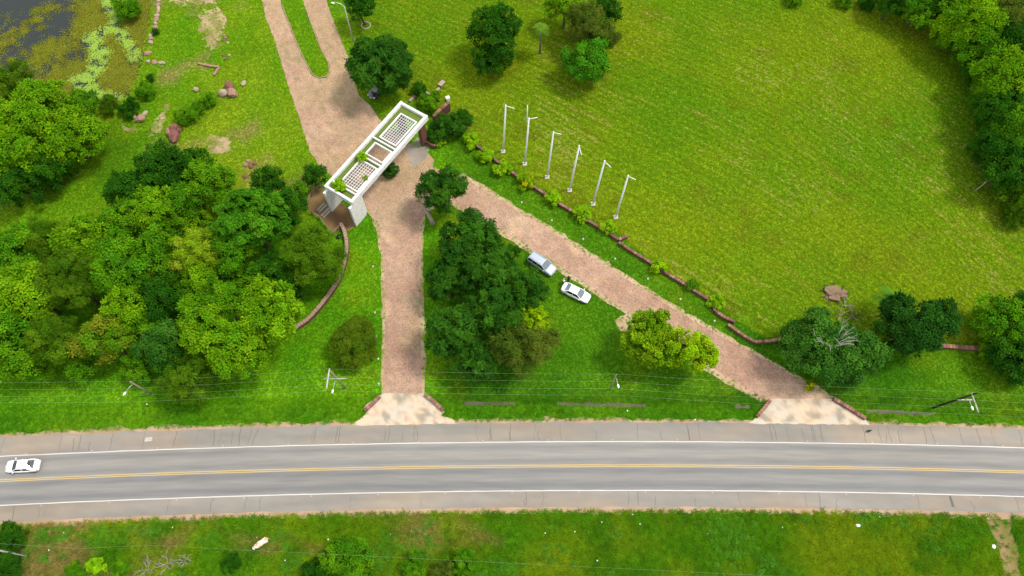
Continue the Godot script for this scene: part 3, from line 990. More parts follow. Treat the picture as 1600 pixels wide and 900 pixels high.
	M.water.uv1_scale = Vector3.ONE / 6.0
	M.ditch_water = material(Color.WHITE, 0.45, 0.0, 0.25)
	M.ditch_water.vertex_color_use_as_albedo = true
	sprays.broad = spray_mesh(30, 0.40, 0.20, 0.58, 0.6, 101)
	sprays.round = spray_mesh(30, 0.34, 0.24, 0.46, 0.6, 102)
	sprays.long = spray_mesh(28, 0.56, 0.17, 0.56, 0.6, 103)
	sprays.fine = spray_mesh(44, 0.40, 0.095, 0.60, 0.8, 104)

# ------------------------------------------------------------------ the scene
func _ready() -> void:
	rng.seed = 4711
	for q in [[n_macro, 0.022, 1], [n_mid, 0.085, 2], [n_fine, 0.9, 3], [n_edge, 0.11, 4]]:
		q[0].noise_type = FastNoiseLite.TYPE_SIMPLEX_SMOOTH
		q[0].frequency = q[1]
		q[0].seed = q[2]
		q[0].fractal_octaves = 3
	# camera: a drone about a hundred metres up
	var cam := Camera3D.new()
	cam.name = "camera"
	cam.position = Vector3(0, 100, 0)
	cam.rotation_degrees = Vector3(-65, 0, 0)
	cam.fov = 43.43
	cam.near = 0.5
	cam.far = 3000.0
	add_child(cam)
	cam.current = true
	# bright overcast sky with a veiled high sun
	var sky := ProceduralSkyMaterial.new()
	sky.sky_top_color = Color(0.86, 0.875, 0.89)
	sky.sky_horizon_color = Color(0.92, 0.925, 0.93)
	sky.sky_curve = 0.2
	sky.ground_bottom_color = Color(0.25, 0.30, 0.15)
	sky.ground_horizon_color = Color(0.75, 0.78, 0.76)
	sky.sun_angle_max = 1.0
	var env := Environment.new()
	env.background_mode = Environment.BG_SKY
	env.sky = Sky.new()
	env.sky.sky_material = sky
	env.tonemap_mode = Environment.TONE_MAPPER_LINEAR
	env.background_energy_multiplier = 0.70
	env.tonemap_exposure = 2.68
	env.sdfgi_enabled = true
	env.ssao_enabled = true
	env.ssil_enabled = true
	var we := WorldEnvironment.new()
	we.name = "world_environment"
	we.environment = env
	add_child(we)
	var sun := DirectionalLight3D.new()
	sun.name = "sun"
	sun.light_energy = 0.5
	sun.light_color = Color(1.0, 0.96, 0.9)
	sun.light_angular_distance = 12.0
	sun.shadow_enabled = true
	add_child(sun)
	sun.look_at_from_position(Vector3(0.55, 1.0, -0.12) * 100.0, Vector3.ZERO, Vector3.UP)

	make_materials()
	setting()
	print("setting")
	gate()
	walls()
	roadside()
	vehicles()
	print("things")
	vegetation()
	print("plants")
	small_things()
	ground_cover()
	print("done")

# ------------------------------------------------------------------ ground, road, drives, water
func path_tone(x: float, z: float) -> Color:
	var a := n_mid.get_noise_2d(x * 1.3 + 11.0, z * 1.3)
	var b := n_macro.get_noise_2d(x * 2.0, z * 2.0 + 60.0)
	var f := n_fine.get_noise_2d(x * 0.8, z * 0.8)
	var c := mix3(Color(0.340, 0.212, 0.158), Color(0.450, 0.308, 0.230), 0.45 + a * 0.8 + b * 0.6)
	# sand worn on to the stones, moss and weeds on the old court
	c = mix3(c, Color(0.56, 0.40, 0.27), clampf(n_mid.get_noise_2d(x * 1.7 - 33.0, z * 1.7) * 1.6 - 0.3, 0.0, 0.75))
	if z < -78.0: c = mix3(c, Color(0.13, 0.15, 0.05), clampf(n_mid.get_noise_2d(x * 2.4, z * 2.4 + 5.0) * 2.2 - 0.42, 0.0, 0.8))
	c = mix3(c, Color(0.33, 0.27, 0.15), clampf(n_mid.get_noise_2d(x * 0.9 + 77.0, z * 0.9) * 1.2 - 0.35, 0.0, 0.35))
	# the court beyond the gate is sandier and duller
	var court: float = clampf((-60.0 - z) / 6.0, 0.0, 1.0)
	c = mix3(c, Color(0.375, 0.270, 0.165), court * clampf(0.6 + n_mid.get_noise_2d(x * 0.8, z * 0.8 + 21.0) * 0.8, 0.0, 0.85))
	var k := 1.0 + f * 0.22
	return Color(c.r * k, c.g * k, c.b * k)

func sand_tone(x: float, z: float) -> Color:
	var c := mix3(Color(0.46, 0.31, 0.19), Color(0.62, 0.45, 0.30), 0.5 + n_mid.get_noise_2d(x * 2.0, z * 2.0) * 1.2)
	c = mix3(c, Color(0.20, 0.21, 0.05), clampf(n_fine.get_noise_2d(x, z) * 0.9 - 0.05, 0.0, 0.5))
	return c

func concrete_tone(x: float, z: float) -> Color:
	var c := mix3(Color(0.74, 0.57, 0.42), Color(0.62, 0.56, 0.47), 0.4 + n_mid.get_noise_2d(x * 2.2 + 31.0, z * 2.2) * 1.5 + n_fine.get_noise_2d(x * 0.5, z * 0.5) * 0.3)
	c = mix3(c, Color(0.24, 0.24, 0.19), clampf(n_mid.get_noise_2d(x * 4.2, z * 4.2 + 9.0) * 2.4 - 0.25 + n_fine.get_noise_2d(x, z) * 0.5, 0.0, 0.7))
	return mix3(c, Color(0.40, 0.30, 0.21), clampf(n_fine.get_noise_2d(x * 0.9, z * 0.9) * 1.2, 0.0, 0.4))

func road_strip(o0: float, o1: float, y: float, cols: int, colour: Callable, x0 := -170.0, x1 := 170.0, wob := 0.0) -> ArrayMesh:
	var vs := PackedVector3Array(); var cs := PackedColorArray(); var ns := PackedVector3Array()
	var n := int((x1 - x0) / 1.0)
	for i in n:
		for j in cols:
			var q := []
			for e in [[i, j], [i + 1, j], [i + 1, j + 1], [i, j + 1]]:
				var x: float = x0 + (x1 - x0) * e[0] / n
				var o: float = lerpf(o0, o1, float(e[1]) / cols)
				if wob > 0.0 and (e[1] == 0 or e[1] == cols): o += n_edge.get_noise_2d(x * 3.0, o * 10.0) * wob * (1.6 if e[1] == 0 else 1.0)
				q.append([Vector3(x, y, road_curve(x) + o), colour.call(x, o)])
			for k in [0, 1, 2, 0, 2, 3]:
				vs.append(q[k][0]); cs.append(q[k][1]); ns.append(Vector3.UP)
	var arr := []
	arr.resize(Mesh.ARRAY_MAX)
	arr[Mesh.ARRAY_VERTEX] = vs; arr[Mesh.ARRAY_NORMAL] = ns; arr[Mesh.ARRAY_COLOR] = cs
	var m := ArrayMesh.new()
	m.add_surface_from_arrays(Mesh.PRIMITIVE_TRIANGLES, arr)
	return m

func setting() -> void:
	pond_poly = PackedVector2Array([Vector2(-131.09, -116.22), Vector2(-68.89, -116.22), Vector2(-67.63, -106.17), Vector2(-66.76, -99.80), Vector2(-66.45, -92.93), Vector2(-66.24, -87.79), Vector2(-67.31, -83.52), Vector2(-70.17, -81.01), Vector2(-75.42, -82.12), Vector2(-80.24, -83.52), Vector2(-86.83, -87.07), Vector2(-97.68, -89.24), Vector2(-119.25, -86.35)])
	field_poly = PackedVector2Array([Vector2(-8.47, -76.00), Vector2(0.00, -68.59), Vector2(8.26, -61.67), Vector2(17.67, -55.54), Vector2(21.84, -51.01), Vector2(30.02, -44.49), Vector2(33.48, -41.35), Vector2(37.81, -38.29), Vector2(66.01, -37.68), Vector2(89.26, -36.78), Vector2(137.48, -119.72), Vector2(-29.99, -119.72), Vector2(-28.39, -96.71), Vector2(-17.75, -82.12), Vector2(-12.10, -79.64)])
	apron_gaps = [Vector2(-22.09, -7.06), Vector2(33.89, 50.25)]
	var drive := PackedVector2Array([Vector2(-18.45, -29.80), Vector2(-18.68, -35.29), Vector2(-18.94, -41.35), Vector2(-19.51, -47.71), Vector2(-20.32, -53.26), Vector2(-20.91, -56.93), Vector2(-22.01, -59.28), Vector2(-23.50, -61.19), Vector2(-24.83, -62.15), Vector2(-28.29, -65.71), Vector2(-32.03, -69.10), Vector2(-33.84, -71.92), Vector2(-35.41, -76.00), Vector2(-36.70, -79.37), Vector2(-38.96, -84.93), Vector2(-41.09, -90.70), Vector2(-43.29, -96.71), Vector2(-45.71, -102.16), Vector2(-48.71, -112.80), Vector2(-45.29, -112.80), Vector2(-42.95, -104.55), Vector2(-40.90, -99.80), Vector2(-38.91, -95.19), Vector2(-36.75, -90.70), Vector2(-35.30, -88.08), Vector2(-34.09, -87.36), Vector2(-32.77, -87.64), Vector2(-32.19, -88.66), Vector2(-32.67, -91.00), Vector2(-34.26, -93.98), Vector2(-36.67, -99.80), Vector2(-38.66, -104.55), Vector2(-40.88, -112.80), Vector2(-36.72, -112.80), Vector2(-34.40, -104.87), Vector2(-32.44, -99.80), Vector2(-30.27, -94.43), Vector2(-28.79, -91.00), Vector2(-27.97, -87.07), Vector2(-26.52, -83.52), Vector2(-24.33, -81.29), Vector2(-22.80, -78.69), Vector2(-20.42, -76.00), Vector2(-17.22, -73.35), Vector2(-14.12, -71.66), Vector2(-12.98, -70.12), Vector2(-13.13, -68.59), Vector2(-11.62, -68.08), Vector2(-8.84, -67.08), Vector2(-5.75, -64.96), Vector2(-1.03, -61.67), Vector2(3.06, -58.69), Vector2(7.57, -55.54), Vector2(11.97, -52.24), Vector2(16.73, -48.69), Vector2(21.38, -45.34), Vector2(25.01, -42.70), Vector2(28.57, -40.22), Vector2(32.98, -37.48), Vector2(37.30, -34.90), Vector2(40.65, -32.56), Vector2(43.51, -30.46), Vector2(45.55, -29.14), Vector2(36.26, -29.14), Vector2(33.50, -30.94), Vector2(30.52, -32.85), Vector2(27.55, -35.29), Vector2(24.48, -37.28), Vector2(20.47, -40.12), Vector2(17.76, -42.18), Vector2(14.09, -45.34), Vector2(10.31, -48.04), Vector2(6.94, -50.79), Vector2(3.50, -53.26), Vector2(0.00, -55.77), Vector2(-4.08, -58.46), Vector2(-6.68, -60.23), Vector2(-9.09, -61.67), Vector2(-11.34, -61.19), Vector2(-13.56, -60.23), Vector2(-14.60, -58.46), Vector2(-14.74, -55.54), Vector2(-14.46, -52.13), Vector2(-14.22, -47.71), Vector2(-13.78, -41.35), Vector2(-13.26, -35.29), Vector2(-12.79, -29.80)])
	var sand := PackedVector2Array([Vector2(-18.64, -29.80), Vector2(-19.42, -41.35), Vector2(-20.44, -52.13), Vector2(-22.30, -59.05), Vector2(-24.76, -61.43), Vector2(-20.82, -63.86), Vector2(-15.61, -63.86), Vector2(-13.92, -61.19), Vector2(-13.96, -52.13), Vector2(-13.21, -43.44), Vector2(-12.61, -35.29), Vector2(-12.42, -29.80)])
	var sand2 := PackedVector2Array([Vector2(-10.46, -65.33), Vector2(-8.02, -67.58), Vector2(-1.04, -62.40), Vector2(8.09, -56.01), Vector2(17.25, -49.13), Vector2(25.53, -43.12), Vector2(33.50, -37.88), Vector2(41.14, -32.76), Vector2(46.32, -29.33), Vector2(35.31, -28.86), Vector2(29.69, -32.08), Vector2(23.65, -36.48), Vector2(19.02, -39.81), Vector2(16.32, -39.30), Vector2(15.31, -41.35), Vector2(17.10, -42.39), Vector2(13.38, -44.81), Vector2(6.14, -50.24), Vector2(-0.81, -55.20), Vector2(-7.38, -59.52), Vector2(-9.91, -61.67)])
	var apron := PackedVector2Array([Vector2(-18.56, -29.99), Vector2(-12.52, -29.99), Vector2(-10.54, -28.39), Vector2(-9.49, -27.28), Vector2(-9.92, -26.73), Vector2(-8.56, -26.36), Vector2(-7.18, -25.63), Vector2(-22.60, -25.35), Vector2(-21.43, -26.27), Vector2(-20.60, -27.09), Vector2(-21.04, -28.02), Vector2(-20.01, -28.77)])
	var apron2 := PackedVector2Array([Vector2(36.73, -29.23), Vector2(45.57, -29.23), Vector2(47.21, -28.30), Vector2(49.70, -26.27), Vector2(50.06, -25.45), Vector2(33.22, -25.63), Vector2(33.84, -26.18), Vector2(34.46, -26.73)])
	var earth := PackedVector2Array([Vector2(-30.47, -64.59), Vector2(-27.96, -62.40), Vector2(-25.89, -60.23), Vector2(-24.83, -57.63), Vector2(-25.84, -56.47), Vector2(-27.38, -56.70), Vector2(-28.31, -55.89), Vector2(-30.11, -58.46), Vector2(-32.90, -60.47), Vector2(-33.01, -63.13), Vector2(-31.80, -64.35)])
	thin.append([sand, 0.6]); thin.append([sand2, 0.6])
	pave(drive); pave(apron); pave(apron2); pave(earth)
	# ground in small cells around the park, wide cells out to the horizon
	var xs := []; var zs := []
	for v in [-1500.0, -600.0, -300.0, -190.0]: xs.append(v)
	var x := -150.0
	while x <= 150.0: xs.append(x); x += 0.6
	for v in [190.0, 300.0, 600.0, 1500.0]: xs.append(v)
	for v in [-1500.0, -600.0, -300.0, -190.0, -160.0]: zs.append(v)
	var z := -135.0
	while z <= 12.0:
		zs.append(z)
		z += 0.22 if z > -31.5 and z < -21.0 else 0.6
	for v in [20.0, 60.0, 150.0, 400.0, 1500.0]: zs.append(v)
	var vs := PackedVector3Array(); var cs := PackedColorArray(); var idx := PackedInt32Array()
	for b in zs:
		for a in xs:
			vs.append(Vector3(a, ground_height(a, b), b))
			cs.append(turf(a, b))
	var w := xs.size()
	for j in zs.size() - 1:
		for i in w - 1:
			var o := j * w + i
			idx.append_array(PackedInt32Array([o, o + 1, o + w + 1, o, o + w + 1, o + w]))
	var arr := []
	arr.resize(Mesh.ARRAY_MAX)
	arr[Mesh.ARRAY_VERTEX] = vs; arr[Mesh.ARRAY_COLOR] = cs; arr[Mesh.ARRAY_INDEX] = idx
	var gm := ArrayMesh.new()
	gm.add_surface_from_arrays(Mesh.PRIMITIVE_TRIANGLES, arr)
	var sg := SurfaceTool.new()
	sg.create_from(gm, 0)
	sg.generate_normals()
	structure("ground", sg.commit(), M.turf, "green grassy ground of the park and roadside verges", "ground")

	# the highway
	var rd := Node3D.new()
	rd.name = numbered("road")
	add_child(rd)
	tag(rd, "two-lane grey asphalt highway with double yellow centre line", "road", "", "structure")
	obj("dirt_edge", road_strip(-26.35, -13.45, 0.012, 10, func(px, o): return mix3(sand_tone(px, o), Color(0.36, 0.24, 0.17), 0.35), -170.0, 170.0, 0.4), M.soil, rd)
	obj("shoulder", road_strip(-25.75, -14.25, 0.024, 24, func(px, o):
		var k: float = 1.0 + n_mid.get_noise_2d(px * 0.35, o * 4.0) * 0.22 + n_fine.get_noise_2d(px * 0.4, o) * 0.10
		var c := Color(0.282, 0.262, 0.236)
		var dust: float = clampf(n_mid.get_noise_2d(px * 0.5 + 9.0, o * 2.0) * 1.2 + 0.05, 0.0, 0.6)
		c = mix3(c, Color(0.36, 0.29, 0.22), dust)
		return Color(c.r * k, c.g * k, c.b * k), -170.0, 170.0, 0.18), M.asphalt, rd)
	# lanes: bitumen worn pale between the wheel tracks
	for lane in [[-22.98, -19.72, 0.0], [-19.72, -16.48, 1.0]]:
		obj("lane", road_strip(lane[0], lane[1], 0.032, 20, func(px, o):
			var t: float = (o - lane[0]) / (lane[1] - lane[0])
			var track: float = exp(-pow((t - 0.2) / 0.13, 2.0)) + exp(-pow((t - 0.78) / 0.13, 2.0))
			var k: float = 1.0 + n_fine.get_noise_2d(px * 0.13, o * 2.6) * 0.16 + n_mid.get_noise_2d(px * 0.12, o * 1.2) * 0.14
			var c := mix3(Color(0.318, 0.302, 0.282), Color(0.205, 0.208, 0.212), 0.12 + 0.62 * track + 0.34 * lane[2])
			return Color(c.r * k, c.g * k, c.b * k)), M.asphalt, rd)
	var plain := func(_px, _o): return Color.WHITE
	for o in [-23.04, -16.42]: obj("edge_line", road_strip(o - 0.062, o + 0.062, 0.038, 1, plain, -170.0, 170.0, 0.03), M.line_white, rd)
	for o in [-19.83, -19.59]: obj("centre_line", road_strip(o - 0.055, o + 0.055, 0.038, 1, plain, -170.0, 170.0, 0.03), M.line_yellow, rd)
	# cracks filled with dirt across both shoulders
	for i in 92:
		var north := i < 66
		var cx := rng.randf_range(-78.0, 78.0)
		var c0: float = -25.6 if north else -16.3
		var c1: float = -23.3 if north else -14.5
		if rng.randf() < 0.4: c0 = lerpf(c0, c1, rng.randf_range(0.1, 0.5))
		var st := new_st()
		var px := cx
		var wd := rng.randf_range(0.014, 0.038)
		var steps := 6
		for s in steps:
			var o0 := lerpf(c0, c1, float(s) / steps); var o1 := lerpf(c0, c1, float(s + 1) / steps)
			var qx := px + rng.randfn() * 0.07
			quad(st, Vector3(px - wd, 0.030, road_curve(px) + o0), Vector3(px + wd, 0.030, road_curve(px) + o0), Vector3(qx + wd, 0.030, road_curve(qx) + o1), Vector3(qx - wd, 0.030, road_curve(qx) + o1))
			px = qx
		obj("crack", done(st), M.crack, rd)

	# skid mark, wide joint and pale repair on the shoulders
	for q in [["skid_mark", Vector2(58.89, -15.76), Vector2(58.96, -14.34), 0.32, M.crack], ["wide_joint", Vector2(5.46, -24.81), Vector2(5.42, -23.28), 0.09, M.stone_tan], ["pale_repair", Vector2(-51.05, -23.37), Vector2(-50.01, -23.46), 0.55, M.concrete_pale]]:
		var a: Vector2 = q[1]; var b: Vector2 = q[2]
		var sd: Vector2 = (b - a).orthogonal().normalized() * q[3] * 0.5
		var st := new_st()
		quad(st, Vector3(a.x - sd.x, 0.029, a.y - sd.y), Vector3(a.x + sd.x, 0.029, a.y + sd.y), Vector3(b.x + sd.x, 0.029, b.y + sd.y), Vector3(b.x - sd.x, 0.029, b.y - sd.y))
		obj(q[0], done(st), q[4], rd)

	structure("sandy_margin", sheet(jittered(sand, 1.0, 0.2), 0.012, 0.6, sand_tone), M.soil, "pale sandy margin along the straight cobbled drive", "soil")
	structure("sandy_margin", sheet(jittered(sand2, 1.0, 0.2), 0.012, 0.6, sand_tone), M.soil, "pale sandy margin along the diagonal cobbled drive", "soil")
	structure("cobbled_drive", sheet(jittered(drive, 0.5, 0.09), 0.022, 0.5, path_tone), M.cobble, "reddish cobbled drives joining in front of the gate", "drive")
	structure("concrete_apron", sheet(jittered(apron, 0.5, 0.1), 0.034, 0.4, concrete_tone), M.soil, "pale concrete apron where the straight drive meets the highway", "apron")
	structure("concrete_apron", sheet(jittered(apron2, 0.5, 0.1), 0.034, 0.4, concrete_tone), M.soil, "grey stained concrete apron at the foot of the diagonal drive", "apron")
	structure("bare_earth", sheet(jittered(earth, 0.4, 0.2), 0.014, 0.4, func(px, pz): return mix3(Color(0.19, 0.115, 0.055), Color(0.27, 0.185, 0.08), 0.5 + n_mid.get_noise_2d(px * 2.5, pz * 2.5) * 1.3)), M.soil, "brown bare earth below the gate's white legs", "soil")
	var pad := PackedVector2Array([Vector2(-17.78, -71.92), Vector2(-16.01, -74.80), Vector2(-13.75, -72.70), Vector2(-14.47, -70.12), Vector2(-16.30, -68.59)])
	structure("concrete_pad", sheet(jittered(pad, 0.5, 0.05), 0.030, 0.4, func(px, pz): return Color(0.33, 0.29, 0.25) * (1.0 + n_mid.get_noise_2d(px * 3.0, pz * 3.0) * 0.3)), M.soil, "smooth grey concrete pad under the gate's far end", "pavement")
	var patches := [["worn tan soil patch beside the pond stones", PackedVector2Array([Vector2(-57.27, -103.27), Vector2(-54.28, -104.55), Vector2(-52.92, -101.37), Vector2(-52.95, -96.71), Vector2(-53.61, -95.79), Vector2(-55.57, -96.40), Vector2(-57.21, -99.02)])], ["pale bare soil at the top edge near the stone row", PackedVector2Array([Vector2(-65.19, -107.15), Vector2(-56.59, -107.47), Vector2(-55.77, -105.52), Vector2(-59.77, -105.20), Vector2(-64.38, -105.52)])], ["sandy scrape below the worn pond soil patch", PackedVector2Array([Vector2(-56.38, -97.01), Vector2(-54.10, -97.32), Vector2(-52.34, -95.19), Vector2(-53.29, -93.98), Vector2(-55.42, -94.28)])], ["faint worn footpath through the park lawn", PackedVector2Array([Vector2(-59.73, -82.40), Vector2(-59.01, -82.12), Vector2(-59.80, -77.34), Vector2(-60.99, -74.67), Vector2(-61.72, -75.07), Vector2(-60.71, -78.55)])], ["tan worn patch near the low boulders", PackedVector2Array([Vector2(-66.32, -77.20), Vector2(-64.41, -77.47), Vector2(-63.58, -76.66), Vector2(-64.71, -75.86), Vector2(-65.86, -76.13)])], ["tan thin grass south of the boulders", PackedVector2Array([Vector2(-50.82, -74.67), Vector2(-48.77, -75.33), Vector2(-46.44, -72.96), Vector2(-48.64, -71.40), Vector2(-51.46, -72.18)])]]
	for q in patches:
		thin.append([q[1], 0.5])
		var o := structure("worn_patch", sheet(jittered(q[1], 0.4, 0.9), 0.010, 0.4, func(px, pz): return mix3(Color(0.48, 0.35, 0.22), Color(0.19, 0.19, 0.04), 0.35 + n_mid.get_noise_2d(px * 3.0, pz * 3.0) * 1.3 + n_fine.get_noise_2d(px, pz) * 0.5)), M.soil, q[0], "soil")
		o.set_meta("group", "worn patches in the park lawn")
	var track := PackedVector2Array([Vector2(62.83, -13.19), Vector2(66.41, -13.19), Vector2(66.18, -11.24), Vector2(66.14, -8.85), Vector2(65.44, -5.36), Vector2(63.46, -5.36), Vector2(63.41, -8.06), Vector2(63.29, -10.60)])
	thin.append([track, 0.88])
	structure("dirt_track", sheet(jittered(track, 0.5, 0.4), 0.010, 0.4, func(px, pz): return mix3(Color(0.33, 0.225, 0.115), Color(0.15, 0.16, 0.03), 0.5 + n_mid.get_noise_2d(px * 2.5, pz * 0.8) * 1.4)), M.soil, "dirt track leaving the highway at the lower corner", "track")
	# pond and ditch water
	var wp := jittered(pond_poly, 0.8, 0.5)
	var grown: PackedVector2Array = Geometry2D.offset_polygon(wp, 0.5)[0]
	structure("pond_water", sheet(grown, -0.22, 3.0, func(_a, _b): return Color.WHITE), M.water, "dark pond water half covered with weed and lily pads", "pond")
	for q in [["muddy ditch water beside the straight drive's apron", PackedVector2Array([Vector2(-8.56, -28.95), Vector2(-5.46, -28.95), Vector2(0.45, -28.86), Vector2(0.54, -28.30), Vector2(-5.45, -28.30), Vector2(-8.44, -28.30)])], ["muddy ditch water below the lawn between the drives", PackedVector2Array([Vector2(6.37, -28.86), Vector2(12.73, -28.77), Vector2(19.09, -28.58), Vector2(19.04, -27.93), Vector2(12.70, -28.11), Vector2(6.36, -28.30)])], ["grey ditch water left of the second apron", PackedVector2Array([Vector2(31.81, -28.58), Vector2(35.71, -28.49), Vector2(35.34, -27.83), Vector2(31.74, -28.02)])], ["grey ditch water right of the second apron", PackedVector2Array([Vector2(49.82, -27.74), Vector2(54.33, -27.65), Vector2(59.83, -27.19), Vector2(59.51, -26.63), Vector2(54.18, -27.00), Vector2(49.70, -27.19)])], ["ditch water near the dark leaning pole", PackedVector2Array([Vector2(68.41, -27.83), Vector2(73.34, -27.65), Vector2(73.17, -27.09), Vector2(68.26, -27.28)])]]:
		var o := structure("ditch_water", sheet(jittered(q[1], 0.5, 0.15), -0.27, 0.6, func(px, pz): return Color(0.080, 0.072, 0.045) * (1.0 + n_mid.get_noise_2d(px * 2.0, pz * 4.0) * 0.5)), M.ditch_water, q[0], "ditch")
		o.set_meta("group", "water lying in the roadside ditch")

# ------------------------------------------------------------------ the white portal
func gate() -> void:
	var S: Vector3 = Vector3(-24.21, 6.3, -58.01)
	var E: Vector3 = Vector3(-13.59, 6.3, -74.24)
	var ax := (E - S).normalized()
	var L := (E - S).length()
	var t := thing("entrance_gate", "white concrete entrance portal with pergola grids spanning the cobbled drive", "gate", Vector3(S.x, 0, S.z), atan2(-ax.z, ax.x))
	var W := 5.45
	var y0 := 5.3; var y1 := 6.3
	var bar := func(called: String, a: Vector3, b: Vector3, w: float, h: float, m: Material, par: Node = null, ch := 0.03) -> MeshInstance3D:
		var st := new_st()
		add_bar(st, a, b, w, h, ch)
		return obj(called, done(st), m, t if par == null else par)
	# long beams, end beams butted between them
	for q in [0.22, W - 0.22]: bar.call("long_beam", Vector3(-0.05, y0, -q), Vector3(L + 0.1, y0, -q), 0.44, y1 - y0, M.concrete_white)
	for s in [0.17, L - 0.15]: bar.call("end_beam", Vector3(s, y0 + 0.05, -0.445), Vector3(s, y0 + 0.05, -W + 0.445), 0.4, y1 - y0 - 0.08, M.concrete_white)
	# slender legs at the near end
	for q in [0.24, W - 0.24]:
		var st := new_st()
		var c := [Vector3(-0.75, 0, 0), Vector3(1.75, 0, 0), Vector3(2.15, 0.9, 0), Vector3(2.15, y0, 0), Vector3(-0.75, y0, 0)]
		var hw := 0.19
		var f := []; var g := []
		for p in c:
			f.append(p + Vector3(0, -0.002, -q + hw)); g.append(p + Vector3(0, -0.002, -q - hw))
		for i in range(1, 4):
			st.add_vertex(f[0]); st.add_vertex(f[i + 1]); st.add_vertex(f[i])
			st.add_vertex(g[0]); st.add_vertex(g[i]); st.add_vertex(g[i + 1])
		for i in 5:
			var j := (i + 1) % 5
			quad(st, f[i], f[j], g[j], g[i])
		obj("leg", done(st), M.concrete_white, t)
	# mossy trough floor round the three openings
	var strips := [[0.38, 1.75, 0.45, 5.0], [1.75, 7.25, 4.1, 5.0], [7.25, 8.1, 0.45, 5.0], [8.1, 11.0, 4.15, 5.0], [11.0, 11.95, 0.45, 5.0], [11.95, 17.75, 4.2, 5.0], [17.75, L - 0.36, 0.45, 5.0]]
	for q in strips:
		bar.call("planting_trough", Vector3(q[0] + 0.003, y0 + 0.22, -(q[2] + q[3]) / 2), Vector3(q[1] - 0.003, y0 + 0.22, -(q[2] + q[3]) / 2), q[3] - q[2] - 0.006, 0.18, M.moss)
	for s in [1.5, 7.7, 11.45]:
		bar.call("cross_beam", Vector3(s, y0 + 0.41, -0.445), Vector3(s, y0 + 0.41, -W + 0.445), 0.22, 0.42, M.concrete_white)
	# two slatted grids and one open square, each in its own frame
	for q in [[1.95, 7.1, 0.62, 4.05, true], [8.25, 10.9, 0.62, 4.1, false], [12.0, 17.7, 0.85, 4.15, true]]:
		var fr := Node3D.new()
		fr.name = "pergola_grid" if q[4] else "open_square"
		t.add_child(fr, true)
		fr.position = Vector3(0, y0 + 0.42, 0)
		var a: float = q[0]; var b: float = q[1]; var c: float = q[2]; var d: float = q[3]
		for v in [c + 0.1, d - 0.1]: bar.call("frame", Vector3(a, 0, -v), Vector3(b, 0, -v), 0.2, 0.34, M.concrete_white, fr)
		for v in [a + 0.1, b - 0.1]: bar.call("frame", Vector3(v, 0.01, -c - 0.205), Vector3(v, 0.01, -d + 0.205), 0.2, 0.32, M.concrete_white, fr)
		if q[4]:
			var ns := int((b - a - 0.4) / 0.44)
			for i in range(1, ns):
				var v := a + 0.2 + (b - a - 0.4) * i / ns
				bar.call("slat", Vector3(v, 0.06, -c - 0.205), Vector3(v, 0.06, -d + 0.205), 0.06, 0.05, M.slat, fr, 0.01)
			for i in range(1, 7):
				var v := c + 0.2 + (d - c - 0.4) * i / 7.0
				bar.call("slat", Vector3(a + 0.205, 0.113, -v), Vector3(b - 0.205, 0.113, -v), 0.06, 0.05, M.slat, fr, 0.01)
	# brick piers carry the far end
	for q in [0.55, W - 0.55]:
		bar.call("brick_pier", Vector3(L - 1.9, -0.05, -q), Vector3(L - 0.6, -0.05, -q), 0.7, y0 + 0.04, M.brick)
	# plants rooted in the troughs
	shrub("trough_plant", "leafy green plant growing on the gate between grid and open square", Vector2(-23.38, -66.19), 0.95, "shrub", 61, "plants growing on the gate", 5.7, "plant")
	shrub("trough_plant", "leafy green plant growing on the gate's corner above the white leg", Vector2(-26.53, -60.89), 1.05, "shrub", 62, "plants growing on the gate", 5.7, "plant")
	shrub("trough_plant", "low tuft of yellow-green weeds growing in the gate's nearer grid", Vector2(-22.64, -62.43), 0.5, "chartreuse", 63, "plants growing on the gate", 5.75, "plant")
	# planter under the open square
	var pp: Vector2 = Vector2(-20.13, -67.33)
	var st := new_st()
	for i in 12:
		var a0 := TAUF * i / 12; var a1 := TAUF * (i + 1) / 12
		add_bar(st, Vector3(cos(a0) * 0.95, -0.02, sin(a0) * 0.95), Vector3(cos(a1) * 0.95, -0.02, sin(a1) * 0.95), 0.2, 0.5, 0.02)
	var pl := obj("planter", done(st), M.brick)
	pl.position = Vector3(pp.x, 0, pp.y)
	tag(pl, "low round brick planter on the drive beneath the gate", "planter")
	shrub("planter_palm", "dark leafy plant in the round planter beneath the gate", pp, 1.5, "mango", 64, "", 0.25, "plant")

